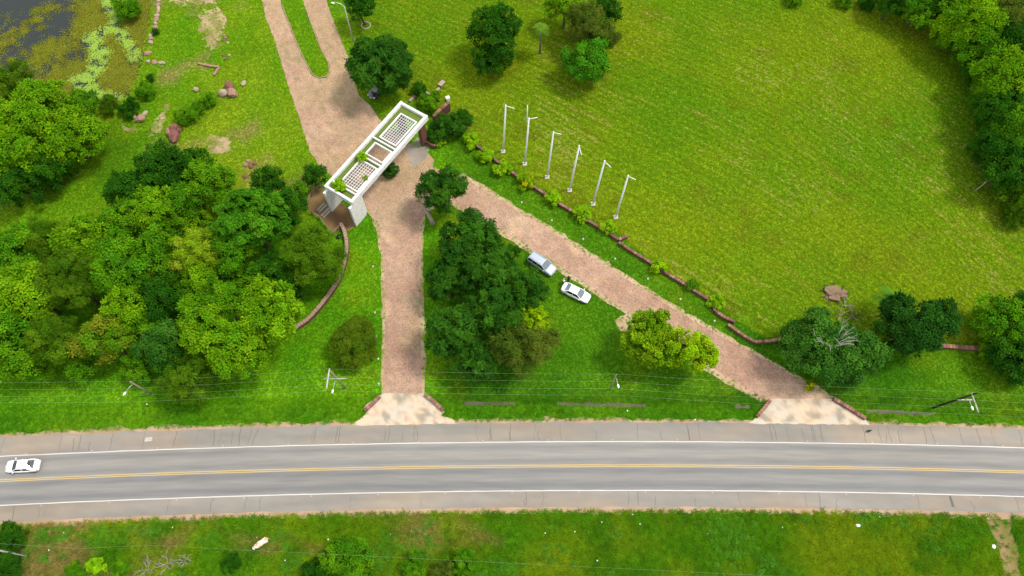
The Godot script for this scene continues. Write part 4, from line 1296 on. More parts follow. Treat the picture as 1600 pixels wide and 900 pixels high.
# ------------------------------------------------------------------ walls, fences, stones near the gate
func walls() -> void:
	var zig := PackedVector2Array([Vector2(-7.90, -74.80), Vector2(-5.91, -72.70), Vector2(-2.55, -69.61), Vector2(0.63, -66.83), Vector2(3.96, -64.23), Vector2(7.63, -61.31), Vector2(11.04, -58.93), Vector2(14.39, -56.59), Vector2(16.71, -54.74), Vector2(18.17, -55.43)])
	brick_wall("low zigzag brick wall beside the flagpoles, first length from the gate", zig, 0.45, 0.7, 300, M.brick, M.brick_cap, "brick_wall", "low brick wall along the field")
	brick_wall("low brick wall below the mown field, middle length between two offsets", PackedVector2Array([Vector2(16.68, -54.28), Vector2(18.97, -52.47), Vector2(21.61, -50.57), Vector2(24.10, -48.58), Vector2(26.21, -47.06), Vector2(28.20, -45.56), Vector2(30.17, -44.07), Vector2(30.38, -42.60), Vector2(31.78, -41.46), Vector2(33.13, -40.84)]), 0.42, 0.7, 330, M.brick, M.brick_cap, "brick_wall", "low brick wall along the field")
	brick_wall("low brick wall beside the diagonal drive, short last length near the dark trees", PackedVector2Array([Vector2(32.03, -40.43), Vector2(33.23, -39.40), Vector2(34.51, -38.39), Vector2(35.64, -37.68), Vector2(37.55, -37.78), Vector2(39.48, -38.09)]), 0.42, 0.7, 360, M.brick, M.brick_cap, "brick_wall", "low brick wall along the field")
	brick_wall("short brick wall showing between the dark tree and corner bushes", PackedVector2Array([Vector2(60.23, -37.18), Vector2(63.94, -36.98), Vector2(68.72, -36.58)]), 0.6, 0.7, 380, M.brick, M.brick_cap, "brick_wall", "low brick wall along the field")
	brick_wall("curved brick retaining wall along the grove beside the straight drive", PackedVector2Array([Vector2(-27.07, -57.63), Vector2(-26.45, -56.47), Vector2(-25.95, -54.97), Vector2(-25.68, -53.26), Vector2(-25.69, -51.24), Vector2(-26.01, -49.02), Vector2(-26.61, -47.17), Vector2(-27.42, -45.56), Vector2(-28.32, -43.96), Vector2(-29.38, -42.29), Vector2(-30.56, -40.94), Vector2(-32.05, -39.81)]), 0.55, 0.95, 400, M.brick, M.brick_pale)
	# walls round the planting at the far end of the gate
	brick_wall("tall brick wall stub running out from behind the gate", PackedVector2Array([Vector2(-10.70, -80.46), Vector2(-12.07, -78.96), Vector2(-13.21, -77.47)]), 0.55, 2.2, 430, M.brick, M.brick_cap, "brick_wall", "brick walls by the gate's far end")
	brick_wall("low brick planter edge in front of the gate's far end", PackedVector2Array([Vector2(-15.10, -73.88), Vector2(-13.09, -72.44), Vector2(-12.05, -73.22)]), 0.4, 0.9, 440, M.brick, M.brick_cap, "brick_wall", "brick walls by the gate's far end")
	brick_wall("low brick planter edge beside the first hedge shrub", PackedVector2Array([Vector2(-8.46, -75.46), Vector2(-7.74, -77.20), Vector2(-7.34, -78.28)]), 0.45, 0.7, 450, M.brick, M.brick_cap, "brick_wall", "brick walls by the gate's far end")
	brick_wall("pale masonry border of the raised bed behind the gate", PackedVector2Array([Vector2(-17.75, -82.12), Vector2(-16.81, -83.24), Vector2(-15.85, -84.08)]), 0.45, 0.5, 460, M.stone_pale, M.stone_pale, "stone_border", "pale borders behind the gate")
	brick_wall("pale stone edge at the upper rim of the raised bed", PackedVector2Array([Vector2(-14.96, -84.08), Vector2(-13.81, -83.24), Vector2(-12.43, -82.40)]), 0.35, 0.45, 465, M.stone_pale, M.stone_pale, "stone_border", "pale borders behind the gate")
	# brick wings of the two culverts
	var wing := [["brick culvert wing west of the pale apron", PackedVector2Array([Vector2(-20.80, -27.37), Vector2(-19.80, -28.39), Vector2(-18.80, -29.52)])], ["brick culvert wing east of the pale apron", PackedVector2Array([Vector2(-12.42, -29.80), Vector2(-11.10, -28.77), Vector2(-9.68, -27.46)])], ["brick culvert wing west of the stained apron", PackedVector2Array([Vector2(34.34, -26.54), Vector2(35.49, -27.65), Vector2(36.60, -28.95)])], ["dark red brick culvert wing east of the stained apron", PackedVector2Array([Vector2(45.64, -29.14), Vector2(47.57, -27.83), Vector2(49.61, -26.27)])]]
	for i in 4: brick_wall(wing[i][0], wing[i][1], 0.5, 0.5, 470 + i * 5, M.brick, M.brick_cap, "culvert_wing", "brick wings of the culverts")
	# rail fence and steps below the white legs
	var rails := [["weathered wooden rail fence curving beside the gate's left leg", [Vector2(-30.92, -64.84), Vector2(-31.88, -64.10), Vector2(-32.58, -63.00), Vector2(-32.96, -60.95)]], ["wooden rail fence between the bare earth and the grove", [Vector2(-32.00, -59.76), Vector2(-30.66, -58.81), Vector2(-29.47, -57.28), Vector2(-28.31, -55.89)]], ["short wooden rail joining the fence to the curved wall", [Vector2(-28.21, -55.89), Vector2(-27.67, -56.59), Vector2(-27.04, -57.40)]]]
	for q in rails:
		var t := thing("rail_fence", q[0], "fence", Vector3.ZERO, 0.0, "wooden rails round the bare earth")
		var p: Array = q[1]
		for i in p.size():
			obj("post", tube_mesh([Vector3(p[i].x, -0.1, p[i].y), Vector3(p[i].x, 0.95, p[i].y)], [0.08, 0.07], 7), M.rail_wood, t)
			if i > 0:
				for y in [0.5, 0.88]:
					obj("rail", tube_mesh([Vector3(p[i - 1].x, y, p[i - 1].y), Vector3(p[i].x, y + 0.02, p[i].y)], [0.06, 0.055], 7), M.rail_wood, t)
	for q in [["upper wooden garden step on the bare earth", Vector2(-31.11, -60.11), Vector2(-30.04, -61.55)], ["lower wooden garden step on the bare earth", Vector2(-30.29, -59.16), Vector2(-29.21, -60.59)]]:
		var t := thing("garden_step", q[0], "step", Vector3.ZERO, 0.0, "wooden steps on the bare earth")
		var a: Vector2 = q[1]; var b: Vector2 = q[2]
		var side := (b - a).orthogonal().normalized()
		for k in [-0.22, 0.22]:
			var st := new_st()
			var o: Vector2 = side * k
			add_bar(st, Vector3(a.x + o.x, 0.01, a.y + o.y), Vector3(b.x + o.x, 0.01, b.y + o.y), 0.3, 0.16 + k * 0.1, 0.02)
			obj("plank", done(st), M.dry_wood, t)
	var bk: Vector2 = Vector2(-27.25, -55.43)
	var bs := new_st()
	bs.set_smooth_group(0)
	add_tube(bs, [Vector3(0, 0, 0), Vector3(0, 0.35, 0), Vector3(0, 0.36, 0), Vector3(0, 0.05, 0)], [0.28, 0.36, 0.33, 0.25], 16)
	var bko := obj("bucket", done(bs), M.black_plastic)
	bko.position = Vector3(bk.x, 0.02, bk.y)
	tag(bko, "black bucket between the rail fence and the curved wall", "bucket")
	# bench slab and white box behind the gate
	var bt := thing("stone_bench", "pale stone bench slab on the lawn behind the raised bed", "bench", Vector3(-12.46, 0, -85.78), 0.95)
	obj("seat", box_mesh(Vector3(1.3, 0.14, 0.8), 0.03), M.stone_pale, bt).position = Vector3(0.25, 0.4, 0)
	for s in [-0.2, 0.7]: obj("support", box_mesh(Vector3(0.2, 0.42, 0.65), 0.02), M.stone_tan, bt).position = Vector3(s, -0.02, 0)
	obj("step", box_mesh(Vector3(1.0, 0.2, 0.45), 0.03), M.stone_pale, bt).position = Vector3(-1.05, -0.01, 0.1)
	var wb := thing("meter_box", "small white box standing by the brick wall stub", "box", Vector3(-11.11, 0, -82.54), 0.5)
	obj("cabinet", box_mesh(Vector3(0.62, 0.8, 0.55), 0.03), M.paint_white, wb)
	obj("lid", box_mesh(Vector3(0.7, 0.07, 0.63), 0.02), M.paint_white, wb).position.y = 0.802
	obj("door", box_mesh(Vector3(0.48, 0.55, 0.02), 0.005), M.paint_white, wb).position = Vector3(0, 0.12, 0.288)
	# ring of stones round the small tree at the top edge
	var rg: Vector2 = Vector2(-26.80, -99.80)
	var tr := thing("tree_ring", "low pale ring of stones round the small tree's trunk", "kerb", Vector3(rg.x, 0, rg.y))
	for i in 14:
		var a := TAUF * i / 14
		var o := obj("stone", rock_mesh(Vector3(0.2, 0.11, 0.15), 900 + i % 4), M.stone_pale, tr)
		o.position = Vector3(cos(a) * 0.8, 0.06, sin(a) * 0.8)
		o.rotation.y = -a + PI / 2
	# kerb of the grass island between the two upper lanes
	var kb := thing("island_kerb", "pale kerb round the end of the grass island in the drive", "kerb")
	var kp := PackedVector2Array([Vector2(-42.87, -104.87), Vector2(-40.78, -99.80), Vector2(-38.79, -95.19), Vector2(-36.63, -90.70), Vector2(-35.21, -88.22), Vector2(-34.10, -87.50), Vector2(-32.89, -87.79), Vector2(-32.32, -88.80), Vector2(-32.79, -91.00), Vector2(-34.37, -93.98), Vector2(-36.79, -99.80), Vector2(-38.54, -104.55)])
	for i in kp.size() - 1:
		var n: int = max(1, int(kp[i].distance_to(kp[i + 1]) / 1.0))
		for k in n:
			var a := kp[i].lerp(kp[i + 1], float(k) / n); var b := kp[i].lerp(kp[i + 1], (k + 0.96) / n)
			var st := new_st()
			add_bar(st, Vector3(a.x, 0.0, a.y), Vector3(b.x, 0.0, b.y), 0.14, 0.13, 0.02)
			obj("kerb_stone", done(st), M.brick_pale, kb)

# ------------------------------------------------------------------ poles, lamps, wires
func roadside() -> void:
	var fp := [[Vector2(-1.50, -71.79), Vector3(-0.95, 11.2, -72.35), Vector3(0.39, 11.0, -71.98)], [Vector2(2.12, -69.29), Vector3(2.59, 11.0, -70.03), Vector3(3.90, 11.1, -70.19)], [Vector2(5.78, -66.70), Vector3(6.28, 11.0, -67.46), Vector3(7.53, 10.9, -67.18)], [Vector2(9.38, -64.16), Vector3(10.05, 11.0, -64.94), Vector3(10.33, 10.9, -63.45)], [Vector2(13.06, -61.55), Vector3(13.71, 11.0, -62.23), Vector3(14.62, 10.9, -61.17)], [Vector2(16.57, -59.10), Vector3(17.02, 11.0, -59.64), Vector3(18.10, 10.9, -59.04)]]
	var word := ["first white flagpole of six, next to the gate", "second white flagpole of six, with a thin mast above its arm", "third white flagpole of six counted from the gate", "fourth white flagpole of six, its short arm pointing at the drive", "fifth white flagpole of six counted from the gate", "sixth white flagpole of six, farthest from the gate"]
	for i in 6:
		var b: Vector2 = fp[i][0]
		var o := Vector3(b.x, 0, b.y)
		var t := thing("flagpole", word[i], "flagpole", o, 0.0, "white flagpoles in a row on the field")
		var top: Vector3 = fp[i][1] - o
		var arm: Vector3 = fp[i][2] - o
		obj("footing", box_mesh(Vector3(0.75, 0.16, 0.75), 0.04), M.concrete_pale, t)
		obj("pole", tube_mesh([top * 0.003 + Vector3(0, 0.1, 0), top * 0.06, top * 0.065, top * 0.5, top], [0.10, 0.10, 0.165, 0.15, 0.12], 10), M.paint_white, t)
		obj("arm", tube_mesh([top - Vector3(0, 0.12, 0), arm - Vector3(0, 0.05, 0)], [0.065, 0.05], 8), M.paint_white, t)
		obj("finial", tube_mesh([top - Vector3(0, 0.02, 0), top + Vector3(0, 0.06, 0), top + Vector3(0, 0.12, 0)], [0.13, 0.13, 0.03], 10), M.paint_white, t)
		if i == 1:
			var a: Vector3 = Vector3(2.31, 10.0, -70.09) - o
			var e: Vector3 = Vector3(2.33, 13.2, -70.80) - o
			obj("mast", tube_mesh([a, e], [0.07, 0.055], 8), M.paint_white, t)
			var st := new_st()
			add_bar(st, a + Vector3(0, 0.3, 0), top - Vector3(0, 0.7, 0), 0.08, 0.08, 0.01)
			obj("bracket", done(st), M.paint_white, t)
	# street lamp on the upper lane
	var lb: Vector3 = Vector3(-28.79, 0, -95.94)
	var lt := thing("street_lamp", "tall pale street lamp with a curved arm over the upper drive", "street lamp", lb)
	var tp: Vector3 = Vector3(-28.70, 8.2, -95.98) - lb
	var en: Vector3 = Vector3(-30.28, 8.6, -96.30) - lb
	obj("pole", tube_mesh([Vector3(0, -0.1, 0), tp * 0.5, tp], [0.14, 0.11, 0.085], 10), M.concrete_pale, lt)
	obj("arm", tube_mesh([tp - Vector3(0, 0.1, 0), tp.lerp(en, 0.35) + Vector3(0, 0.35, 0), tp.lerp(en, 0.75) + Vector3(0, 0.3, 0), en], [0.06, 0.055, 0.05, 0.045], 8), M.steel, lt)
	lamp_head(lt, en, (en - tp).normalized() * Vector3(1, 0, 1), 1.1)
	# utility poles
	var p0 := [Vector3(-51.45, 0, -29.89), Vector3(-51.49, 6.35, -29.78)]
	var p1 := [Vector3(-23.93, 0, -30.75), Vector3(-24.13, 8.9, -30.64)]
	var p2 := [Vector3(14.03, 0, -30.65), Vector3(14.06, 6.75, -30.64)]
	var p3 := [Vector3(59.65, 0, -27.93), Vector3(60.10, 9.6, -27.19)]
	utility_pole("pale utility pole with a lamp arm in front of the grove", p0[0], p0[1], M.pole_wood, [], [0.82, Vector3(-52.15, 5.5, -28.61) - Vector3(-51.49, 6.35, -29.78) * 0.82 - Vector3(-51.45, 0, -29.89) * 0.18])
	utility_pole("utility pole with crossarms and lamp beside the straight drive's apron", p1[0], p1[1], M.pole_wood, [[0.985, Vector3(0, 0, -0.1), Vector3(-0.1, 0, 2.7), 0.16], [0.60, Vector3(-1.6, 0, 0.2), Vector3(1.6, 0, 0.2), 0.1]], [0.55, Vector3(-0.2, 0.5, 1.7)])
	utility_pole("short utility pole with a white lamp between the two drives", p2[0], p2[1], M.pole_wood, [], [0.86, Vector3(0.2, 0.4, 1.15)], 0.11)
	utility_pole("dark leaning utility pole at the right, beyond the stained apron", p3[0], p3[1], M.pole_dark, [[0.90, Vector3(-0.1, 0, -0.2), Vector3(0.1, 0, 2.4), 0.12], [0.62, Vector3(-0.3, 0, 0.15), Vector3(1.7, 0, 0.15), 0.14]], [0.76, Vector3(0.2, 0.3, 1.3)], 0.17)
	var p4 := [Vector3(-63.10, 0, -8.14), Vector3(-66.48, 9.5, -9.09)]
	utility_pole("pale concrete pole rising at the lower corner of the verge", p4[0], p4[1], M.concrete_pale, [[0.97, Vector3(-0.8, 0, -0.2), Vector3(0.8, 0, -0.2), 0.14]], null)
	var name4 := ["topmost overhead wire above the lawns", "second overhead wire from the grove side", "third overhead wire from the grove side", "overhead wire nearest the highway's ditch"]
	for i in 4:
		var dz: float = [0.0, 1.0, 1.9, 2.8][i]
		var dy: float = [0.15, 0.1, 0.1, 0.1][i]
		var pts := []
		pts.append(Vector3(-118, 7.5, -29.5 + dz * 0.8))
		for p in [p0, p1, p2, p3]: pts.append(p[1] + Vector3(0, dy - (0.4 if i > 1 else 0.0), dz))
		pts.append(Vector3(125, 9.0, -24.0 + dz * 0.8))
		wire(name4[i], pts, 0.7)
	wire("single wire running from the pole at the lower corner", [p4[1] + Vector3(0, 0.2, 0), Vector3(-52.98, 6.8, -8.47), Vector3(-44.20, 6.6, -8.86), Vector3(60, 7.5, -4.0)], 0.15)

# ------------------------------------------------------------------ cars and people
func vehicles() -> void:
	var a: Vector3 = Vector3(-66.52, 0.6, -19.64)
	car("white_sedan", "white sedan driving on the highway at the left edge", "car", Vector3(a.x, 0.036, a.z), PI + 0.05, M.car_white, false, M.glass)
	var p: Vector3 = Vector3(9.67, 0.7, -45.56)
	var f: Vector3 = Vector3(11.66, 0.7, -44.60)
	var b: Vector3 = Vector3(7.77, 0.7, -46.73)
	car("white_sedan", "white sedan parked on the grass beside two people", "car", Vector3(p.x, 0.0, p.z), atan2(-(f.z - b.z), f.x - b.x), M.car_white, false, M.glass_pale)
	p = Vector3(4.62, 0.8, -50.33); f = Vector3(6.65, 0.8, -48.74); b = Vector3(2.77, 0.8, -51.71)
	car("silver_wagon", "silver long-roofed wagon parked under the dark trees by the drive", "car", Vector3(p.x, 0.0, p.z), atan2(-(f.z - b.z), f.x - b.x), M.car_silver, true, M.glass_pale)
	p = Vector3(-23.30, 0.5, -84.65)
	car("black_sedan", "black car almost hidden below the round dark tree", "car", Vector3(p.x, 0.0, p.z), -2.1, M.car_black, false, M.glass)
	person("person in dark clothes standing beside the parked white sedan", Vector3(8.59, 0, -47.71), 2.6, M.cloth_black, M.cloth_black, 0.1)
	person("person in a white shirt behind the parked white sedan's boot", Vector3(7.79, 0, -47.39), 1.2, M.cloth_white, M.cloth_blue, 0.35)
	# grazing cow
	var h: Vector3 = Vector3(-33.49, 0.6, -9.03); var tl: Vector3 = Vector3(-31.82, 0.9, -10.19)
	var c := (h + tl) / 2
	var t := thing("cow", "white and brown cow grazing on the verge below the highway", "cow", Vector3(c.x, 0, c.z), atan2(-(h.z - tl.z), h.x - tl.x))
	var bones := [[Vector3(-0.75, 1.05, 0), Vector3(0.1, 1.0, 0), 0.31, 0.36], [Vector3(0.1, 1.0, 0), Vector3(0.55, 1.04, 0), 0.36, 0.29], [Vector3(-0.82, 1.12, 0.12), Vector3(-0.82, 1.12, -0.12), 0.2, 0.2],
		[Vector3(0.6, 1.05, 0), Vector3(1.02, 0.72, 0.02), 0.22, 0.15], [Vector3(1.02, 0.72, 0.02), Vector3(1.22, 0.32, 0.04), 0.14, 0.085], [Vector3(1.03, 0.78, 0.1), Vector3(0.98, 0.8, 0.27), 0.05, 0.03], [Vector3(1.03, 0.78, -0.07), Vector3(0.98, 0.8, -0.24), 0.05, 0.03],
		[Vector3(-0.98, 1.2, 0), Vector3(-1.1, 0.95, 0), 0.045, 0.03], [Vector3(-1.1, 0.95, 0), Vector3(-1.1, 0.5, 0), 0.03, 0.05]]
	for s in [-1.0, 1.0]:
		bones += [[Vector3(0.48, 0.95, 0.16 * s), Vector3(0.5 + 0.06 * s, 0.42, 0.17 * s), 0.16, 0.075], [Vector3(0.5 + 0.06 * s, 0.42, 0.17 * s), Vector3(0.48 + 0.06 * s, 0.03, 0.17 * s), 0.06, 0.055]]
		bones += [[Vector3(-0.75, 1.0, 0.17 * s), Vector3(-0.68 - 0.08 * s, 0.62, 0.18 * s), 0.2, 0.1], [Vector3(-0.68 - 0.08 * s, 0.62, 0.18 * s), Vector3(-0.86 - 0.08 * s, 0.42, 0.18 * s), 0.085, 0.06], [Vector3(-0.86 - 0.08 * s, 0.42, 0.18 * s), Vector3(-0.82 - 0.08 * s, 0.03, 0.18 * s), 0.055, 0.055]]
	obj("body", body_mesh(bones, 0.04, 0.0, 0.1), M.cow_hide, t)
	for s in [-1.0, 1.0]:
		obj("horn", tube_mesh([Vector3(1.0, 0.84, 0.08 * s + 0.02), Vector3(0.98, 0.93, 0.16 * s + 0.02), Vector3(1.04, 1.0, 0.17 * s + 0.02)], [0.025, 0.018, 0.006], 6), M.stone_pale, t)
	# black bird on the shoulder
	var bp: Vector3 = Vector3(49.79, 0, -24.54)
	var bt := thing("black_bird", "black bird standing on the grey road shoulder by the apron", "bird", Vector3(bp.x, 0.024, bp.z), 0.25)
	obj("body", body_mesh([[Vector3(-0.16, 0.24, 0), Vector3(0.14, 0.3, 0), 0.09, 0.1], [Vector3(0.14, 0.3, 0), Vector3(0.27, 0.42, 0), 0.07, 0.05], [Vector3(0.27, 0.42, 0), Vector3(0.36, 0.41, 0), 0.04, 0.012], [Vector3(-0.16, 0.24, 0), Vector3(-0.42, 0.2, 0), 0.06, 0.035]], 0.02, 0.0, 0.06), M.hair, bt)
	for s in [-1.0, 1.0]:
		obj("wing", plate_mesh([Vector3(0.12, 0.33, 0.08 * s), Vector3(-0.05, 0.3, 0.2 * s), Vector3(-0.36, 0.23, 0.09 * s), Vector3(-0.1, 0.34, 0.05 * s)], Vector3(0, 0.025, 0)), M.hair, bt)
		obj("leg", tube_mesh([Vector3(0, 0.2, 0.05 * s), Vector3(0.01, 0.0, 0.05 * s), Vector3(0.07, 0.006, 0.05 * s)], [0.012, 0.01, 0.008], 5), M.hair, bt)

# ------------------------------------------------------------------ trees and shrubs
func vegetation() -> void:
	tree("broadleaf_tree", "large yellow-green tree on the pond bank at the left edge", Vector2(-75.71, -72.31), 6.73, 6.50, "bright", 1000, "trees at the pond's lower bank")
	tree("broadleaf_tree", "yellow-green tree cut by the left edge below the pond", Vector2(-78.76, -67.73), 5.24, 6.00, "bright", 1017, "trees at the pond's lower bank")
	tree("broadleaf_tree", "bright tree on the pond corner's lawn side", Vector2(-70.30, -70.56), 4.50, 5.50, "bright", 1034, "trees at the pond's lower bank")
	tree("broadleaf_tree", "small green tree at the pond's lower rim next to lily pads", Vector2(-71.16, -77.24), 2.96, 4.00, "broad", 1051, "trees at the pond's lower bank")
	tree("feathery_tree", "soft green tree standing at the water's edge, far left", Vector2(-84.10, -83.17), 3.24, 4.00, "willow", 1068, "trees at the pond's lower bank")
	tree("dark_tree", "dark tree under the pond corner's bright crowns", Vector2(-73.27, -65.48), 3.45, 4.00, "dark", 1085, "trees at the pond's lower bank")
	tree("dark_tree", "dark tree at the left edge below the bright pond trees", Vector2(-77.51, -62.85), 3.83, 3.80, "dark", 1102, "trees at the pond's lower bank")
	tree("dark_tree", "dark green tree at the grove's upper tip", Vector2(-53.62, -63.22), 3.74, 6.80, "dark", 1119, "trees of the grove beside the gate")
	tree("dark_tree", "dark tree on the grove's upper edge, towards the gate", Vector2(-49.59, -64.27), 2.98, 6.30, "dark", 1136, "trees of the grove beside the gate")
	tree("dark_tree", "dark tree on the grove's upper-left shoulder", Vector2(-58.03, -59.83), 3.51, 6.30, "dark", 1153, "trees of the grove beside the gate")
	tree("broadleaf_tree", "mid-green tree between grove tip and the fine-leaved round crown", Vector2(-45.64, -60.89), 3.51, 6.80, "broad", 1170, "trees of the grove beside the gate")
	tree("broadleaf_tree", "bright cauliflower-crowned tree near the grove's upper edge", Vector2(-53.33, -55.84), 3.43, 7.30, "bright", 1187, "trees of the grove beside the gate")
	tree("broadleaf_tree", "green tree on the grove's left shoulder below the dark ones", Vector2(-57.85, -53.71), 3.22, 6.80, "broad", 1204, "trees of the grove beside the gate")
	tree("broadleaf_tree", "mid-green tree inside the grove's upper middle", Vector2(-49.57, -57.48), 2.89, 6.80, "broad", 1221, "trees of the grove beside the gate")
	tree("dense_tree", "large round fine-leaved tree beside the gate's bare earth", Vector2(-38.39, -53.90), 5.27, 7.80, "fineround", 1238, "trees of the grove beside the gate")
	tree("broadleaf_tree", "tree tucked under the large round crown of the grove", Vector2(-40.51, -49.11), 3.17, 6.80, "broad", 1255, "trees of the grove beside the gate")
	tree("dark_tree", "dark tree between the round crown and the rail fence", Vector2(-34.90, -58.09), 2.95, 4.50, "dark", 1272, "trees of the grove beside the gate")
	tree("dark_tree", "small dark tree on the grove edge facing the upper drive", Vector2(-38.22, -63.08), 2.41, 4.00, "dark", 1289, "trees of the grove beside the gate")
	tree("dark_tree", "small dark tree against the gate's left leg", Vector2(-31.38, -64.81), 1.83, 3.20, "dark", 1306, "trees of the grove beside the gate")
	tree("broadleaf_tree", "small green tree by the curved rail fence", Vector2(-34.06, -61.81), 1.81, 3.20, "broad", 1323, "trees of the grove beside the gate")
	tree("broadleaf_tree", "pale yellow tree with bare twigs in mid-grove", Vector2(-45.78, -48.58), 3.13, 7.80, "chartloose", 1340, "trees of the grove beside the gate", M.bark_pale)
	tree("broadleaf_tree", "lime-tinted tree right below the pale twiggy crown", Vector2(-44.87, -46.00), 2.57, 6.80, "bright", 1357, "trees of the grove beside the gate")
	tree("broadleaf_tree", "mid-green tree in the very middle of the grove", Vector2(-51.79, -49.64), 3.36, 6.80, "broad", 1374, "trees of the grove beside the gate")
	tree("broadleaf_tree", "bright tree on the grove's left upper lawn edge", Vector2(-61.52, -50.43), 4.10, 7.30, "bright", 1391, "trees of the grove beside the gate")
	tree("feathery_tree", "grey-green tree on the lawn edge left of the bright crown", Vector2(-67.70, -51.18), 3.58, 6.30, "willow", 1408, "trees of the grove beside the gate")
	tree("broadleaf_tree", "tree at the left edge where the grove meets the lawn", Vector2(-72.45, -49.11), 3.91, 6.80, "broad", 1425, "trees of the grove beside the gate")
	tree("broadleaf_tree", "broad crown left of the grove's middle", Vector2(-56.37, -46.26), 4.22, 7.30, "broad", 1442, "trees of the grove beside the gate")
	tree("feathery_tree", "soft textured tree in the left half of the grove", Vector2(-62.51, -44.09), 4.53, 7.60, "willow", 1459, "trees of the grove beside the gate")
	tree("broadleaf_tree", "big bright tree at the grove's left edge", Vector2(-68.10, -42.50), 4.85, 7.80, "bright", 1476, "trees of the grove beside the gate")
	tree("broadleaf_tree", "tree at the grove's lower left corner by the edge", Vector2(-68.75, -35.21), 4.40, 6.80, "broad", 1493, "trees of the grove beside the gate")
	tree("feathery_tree", "grey-green tree near the road side of the grove's left", Vector2(-62.72, -35.68), 4.05, 6.80, "willow", 1510, "trees of the grove beside the gate")
	tree("broadleaf_tree", "tree with orange-brown young leaves at the grove's lower edge", Vector2(-56.60, -35.87), 3.53, 6.80, "rusty", 1527, "trees of the grove beside the gate")
	tree("broadleaf_tree", "bright tree just above the orange-tipped one", Vector2(-54.72, -40.00), 3.05, 6.80, "bright", 1544, "trees of the grove beside the gate")
	tree("dark_tree", "dark tree in the shaded hollow of the grove", Vector2(-50.14, -42.27), 3.68, 5.00, "dark", 1561, "trees of the grove beside the gate")
	tree("broadleaf_tree", "blue-green tree at the grove's lower edge", Vector2(-48.79, -35.40), 3.01, 6.30, "blue", 1578, "trees of the grove beside the gate")
	tree("feathery_tree", "dull green tree closest to the roadside ditch", Vector2(-44.22, -30.73), 3.52, 4.50, "willow", 1595, "trees of the grove beside the gate")
	tree("dark_tree", "dark tree between the blue-green and the dull one", Vector2(-46.83, -33.71), 2.50, 4.50, "dark", 1612, "trees of the grove beside the gate")
	tree("broadleaf_tree", "bright clumpy tree in the lower right of the grove", Vector2(-42.57, -37.38), 3.89, 7.30, "bright", 1629, "trees of the grove beside the gate")
	tree("broadleaf_tree", "green tree behind the bright clumpy one", Vector2(-41.07, -41.47), 3.07, 6.80, "broad", 1646, "trees of the grove beside the gate")
	tree("broadleaf_tree", "bright tree at the grove's lower right corner", Vector2(-37.44, -34.00), 3.85, 6.80, "bright", 1663, "trees of the grove beside the gate")
	tree("broadleaf_tree", "largest bright round crown beside the curved brick wall", Vector2(-33.28, -39.57), 4.44, 7.80, "bright", 1680, "trees of the grove beside the gate")
	tree("dark_tree", "dark tree between bright round crown and curved wall", Vector2(-32.21, -43.79), 2.59, 5.00, "dark", 1697, "trees of the grove beside the gate")
	tree("feathery_tree", "feathery olive-green tree leaning over the curved brick wall", Vector2(-28.84, -48.48), 4.28, 6.60, "willow", 1714, "trees of the grove beside the gate")
	tree("dark_tree", "dark tree in the gap behind the feathery one", Vector2(-35.62, -46.88), 2.81, 5.00, "dark", 1731, "trees of the grove beside the gate")
	tree("broadleaf_tree", "low green tree under the grove's centre, right of the pale crown", Vector2(-42.78, -46.61), 2.82, 4.50, "broad", 1748, "trees of the grove beside the gate")
	tree("broadleaf_tree", "low green tree behind the largest bright crown", Vector2(-37.57, -45.71), 2.82, 4.20, "broad", 1765, "trees of the grove beside the gate")
	tree("broadleaf_tree", "low green tree between orange-tipped and blue-green crowns", Vector2(-52.49, -38.63), 2.74, 4.20, "broad", 1782, "trees of the grove beside the gate")
	tree("broadleaf_tree", "low green tree below the lime-tinted crown", Vector2(-46.34, -43.00), 2.59, 4.50, "broad", 1799, "trees of the grove beside the gate")
	tree("broadleaf_tree", "low bright tree left of the grove's shaded hollow", Vector2(-54.44, -44.02), 2.79, 4.50, "bright", 1816, "trees of the grove beside the gate")
	tree("broadleaf_tree", "low green tree on the grove's roadside fringe, far left", Vector2(-66.63, -34.02), 3.06, 3.60, "broad", 1833, "trees of the grove beside the gate")
	tree("broadleaf_tree", "low green tree on the roadside fringe below the soft crowns", Vector2(-60.91, -33.69), 2.71, 3.20, "broad", 1850, "trees of the grove beside the gate")
	tree("broadleaf_tree", "low green tree on the roadside fringe beside the pole lamp", Vector2(-52.79, -33.28), 2.35, 3.00, "broad", 1867, "trees of the grove beside the gate")
	tree("broadleaf_tree", "low bright tree in the grove between two mid-green crowns", Vector2(-48.74, -55.83), 2.73, 4.50, "bright", 1884, "trees of the grove beside the gate")
	tree("broadleaf_tree", "low green tree at the feathery tree's foot", Vector2(-31.66, -46.85), 2.46, 4.00, "broad", 1901, "trees of the grove beside the gate")
	tree("mango_tree", "dark tree at the top of the clump between the drives", Vector2(-6.13, -50.60), 4.34, 6.00, "mango", 1918, "dark trees between the two drives")
	tree("mango_tree", "dark tree on the clump's side towards the straight drive", Vector2(-9.31, -45.33), 3.17, 5.00, "mango", 1935, "dark trees between the two drives")
	tree("mango_tree", "dark tree in the middle of the clump between the drives", Vector2(-3.13, -45.43), 4.05, 6.50, "mango", 1952, "dark trees between the two drives")
	tree("mango_tree", "dark tree beside the parked silver wagon", Vector2(1.66, -43.86), 3.13, 5.50, "mango", 1969, "dark trees between the two drives")
	tree("mango_tree", "dark tree in the lower middle of the clump", Vector2(-2.26, -39.85), 3.61, 6.00, "mango", 1986, "dark trees between the two drives")
	tree("dense_tree", "dense round dark tree at the clump's lower left", Vector2(-7.85, -36.94), 3.93, 6.00, "darkround", 2003, "dark trees between the two drives")
	tree("mango_tree", "low dark tree at the clump's foot", Vector2(-4.91, -33.71), 3.03, 4.50, "mango", 2020, "dark trees between the two drives")
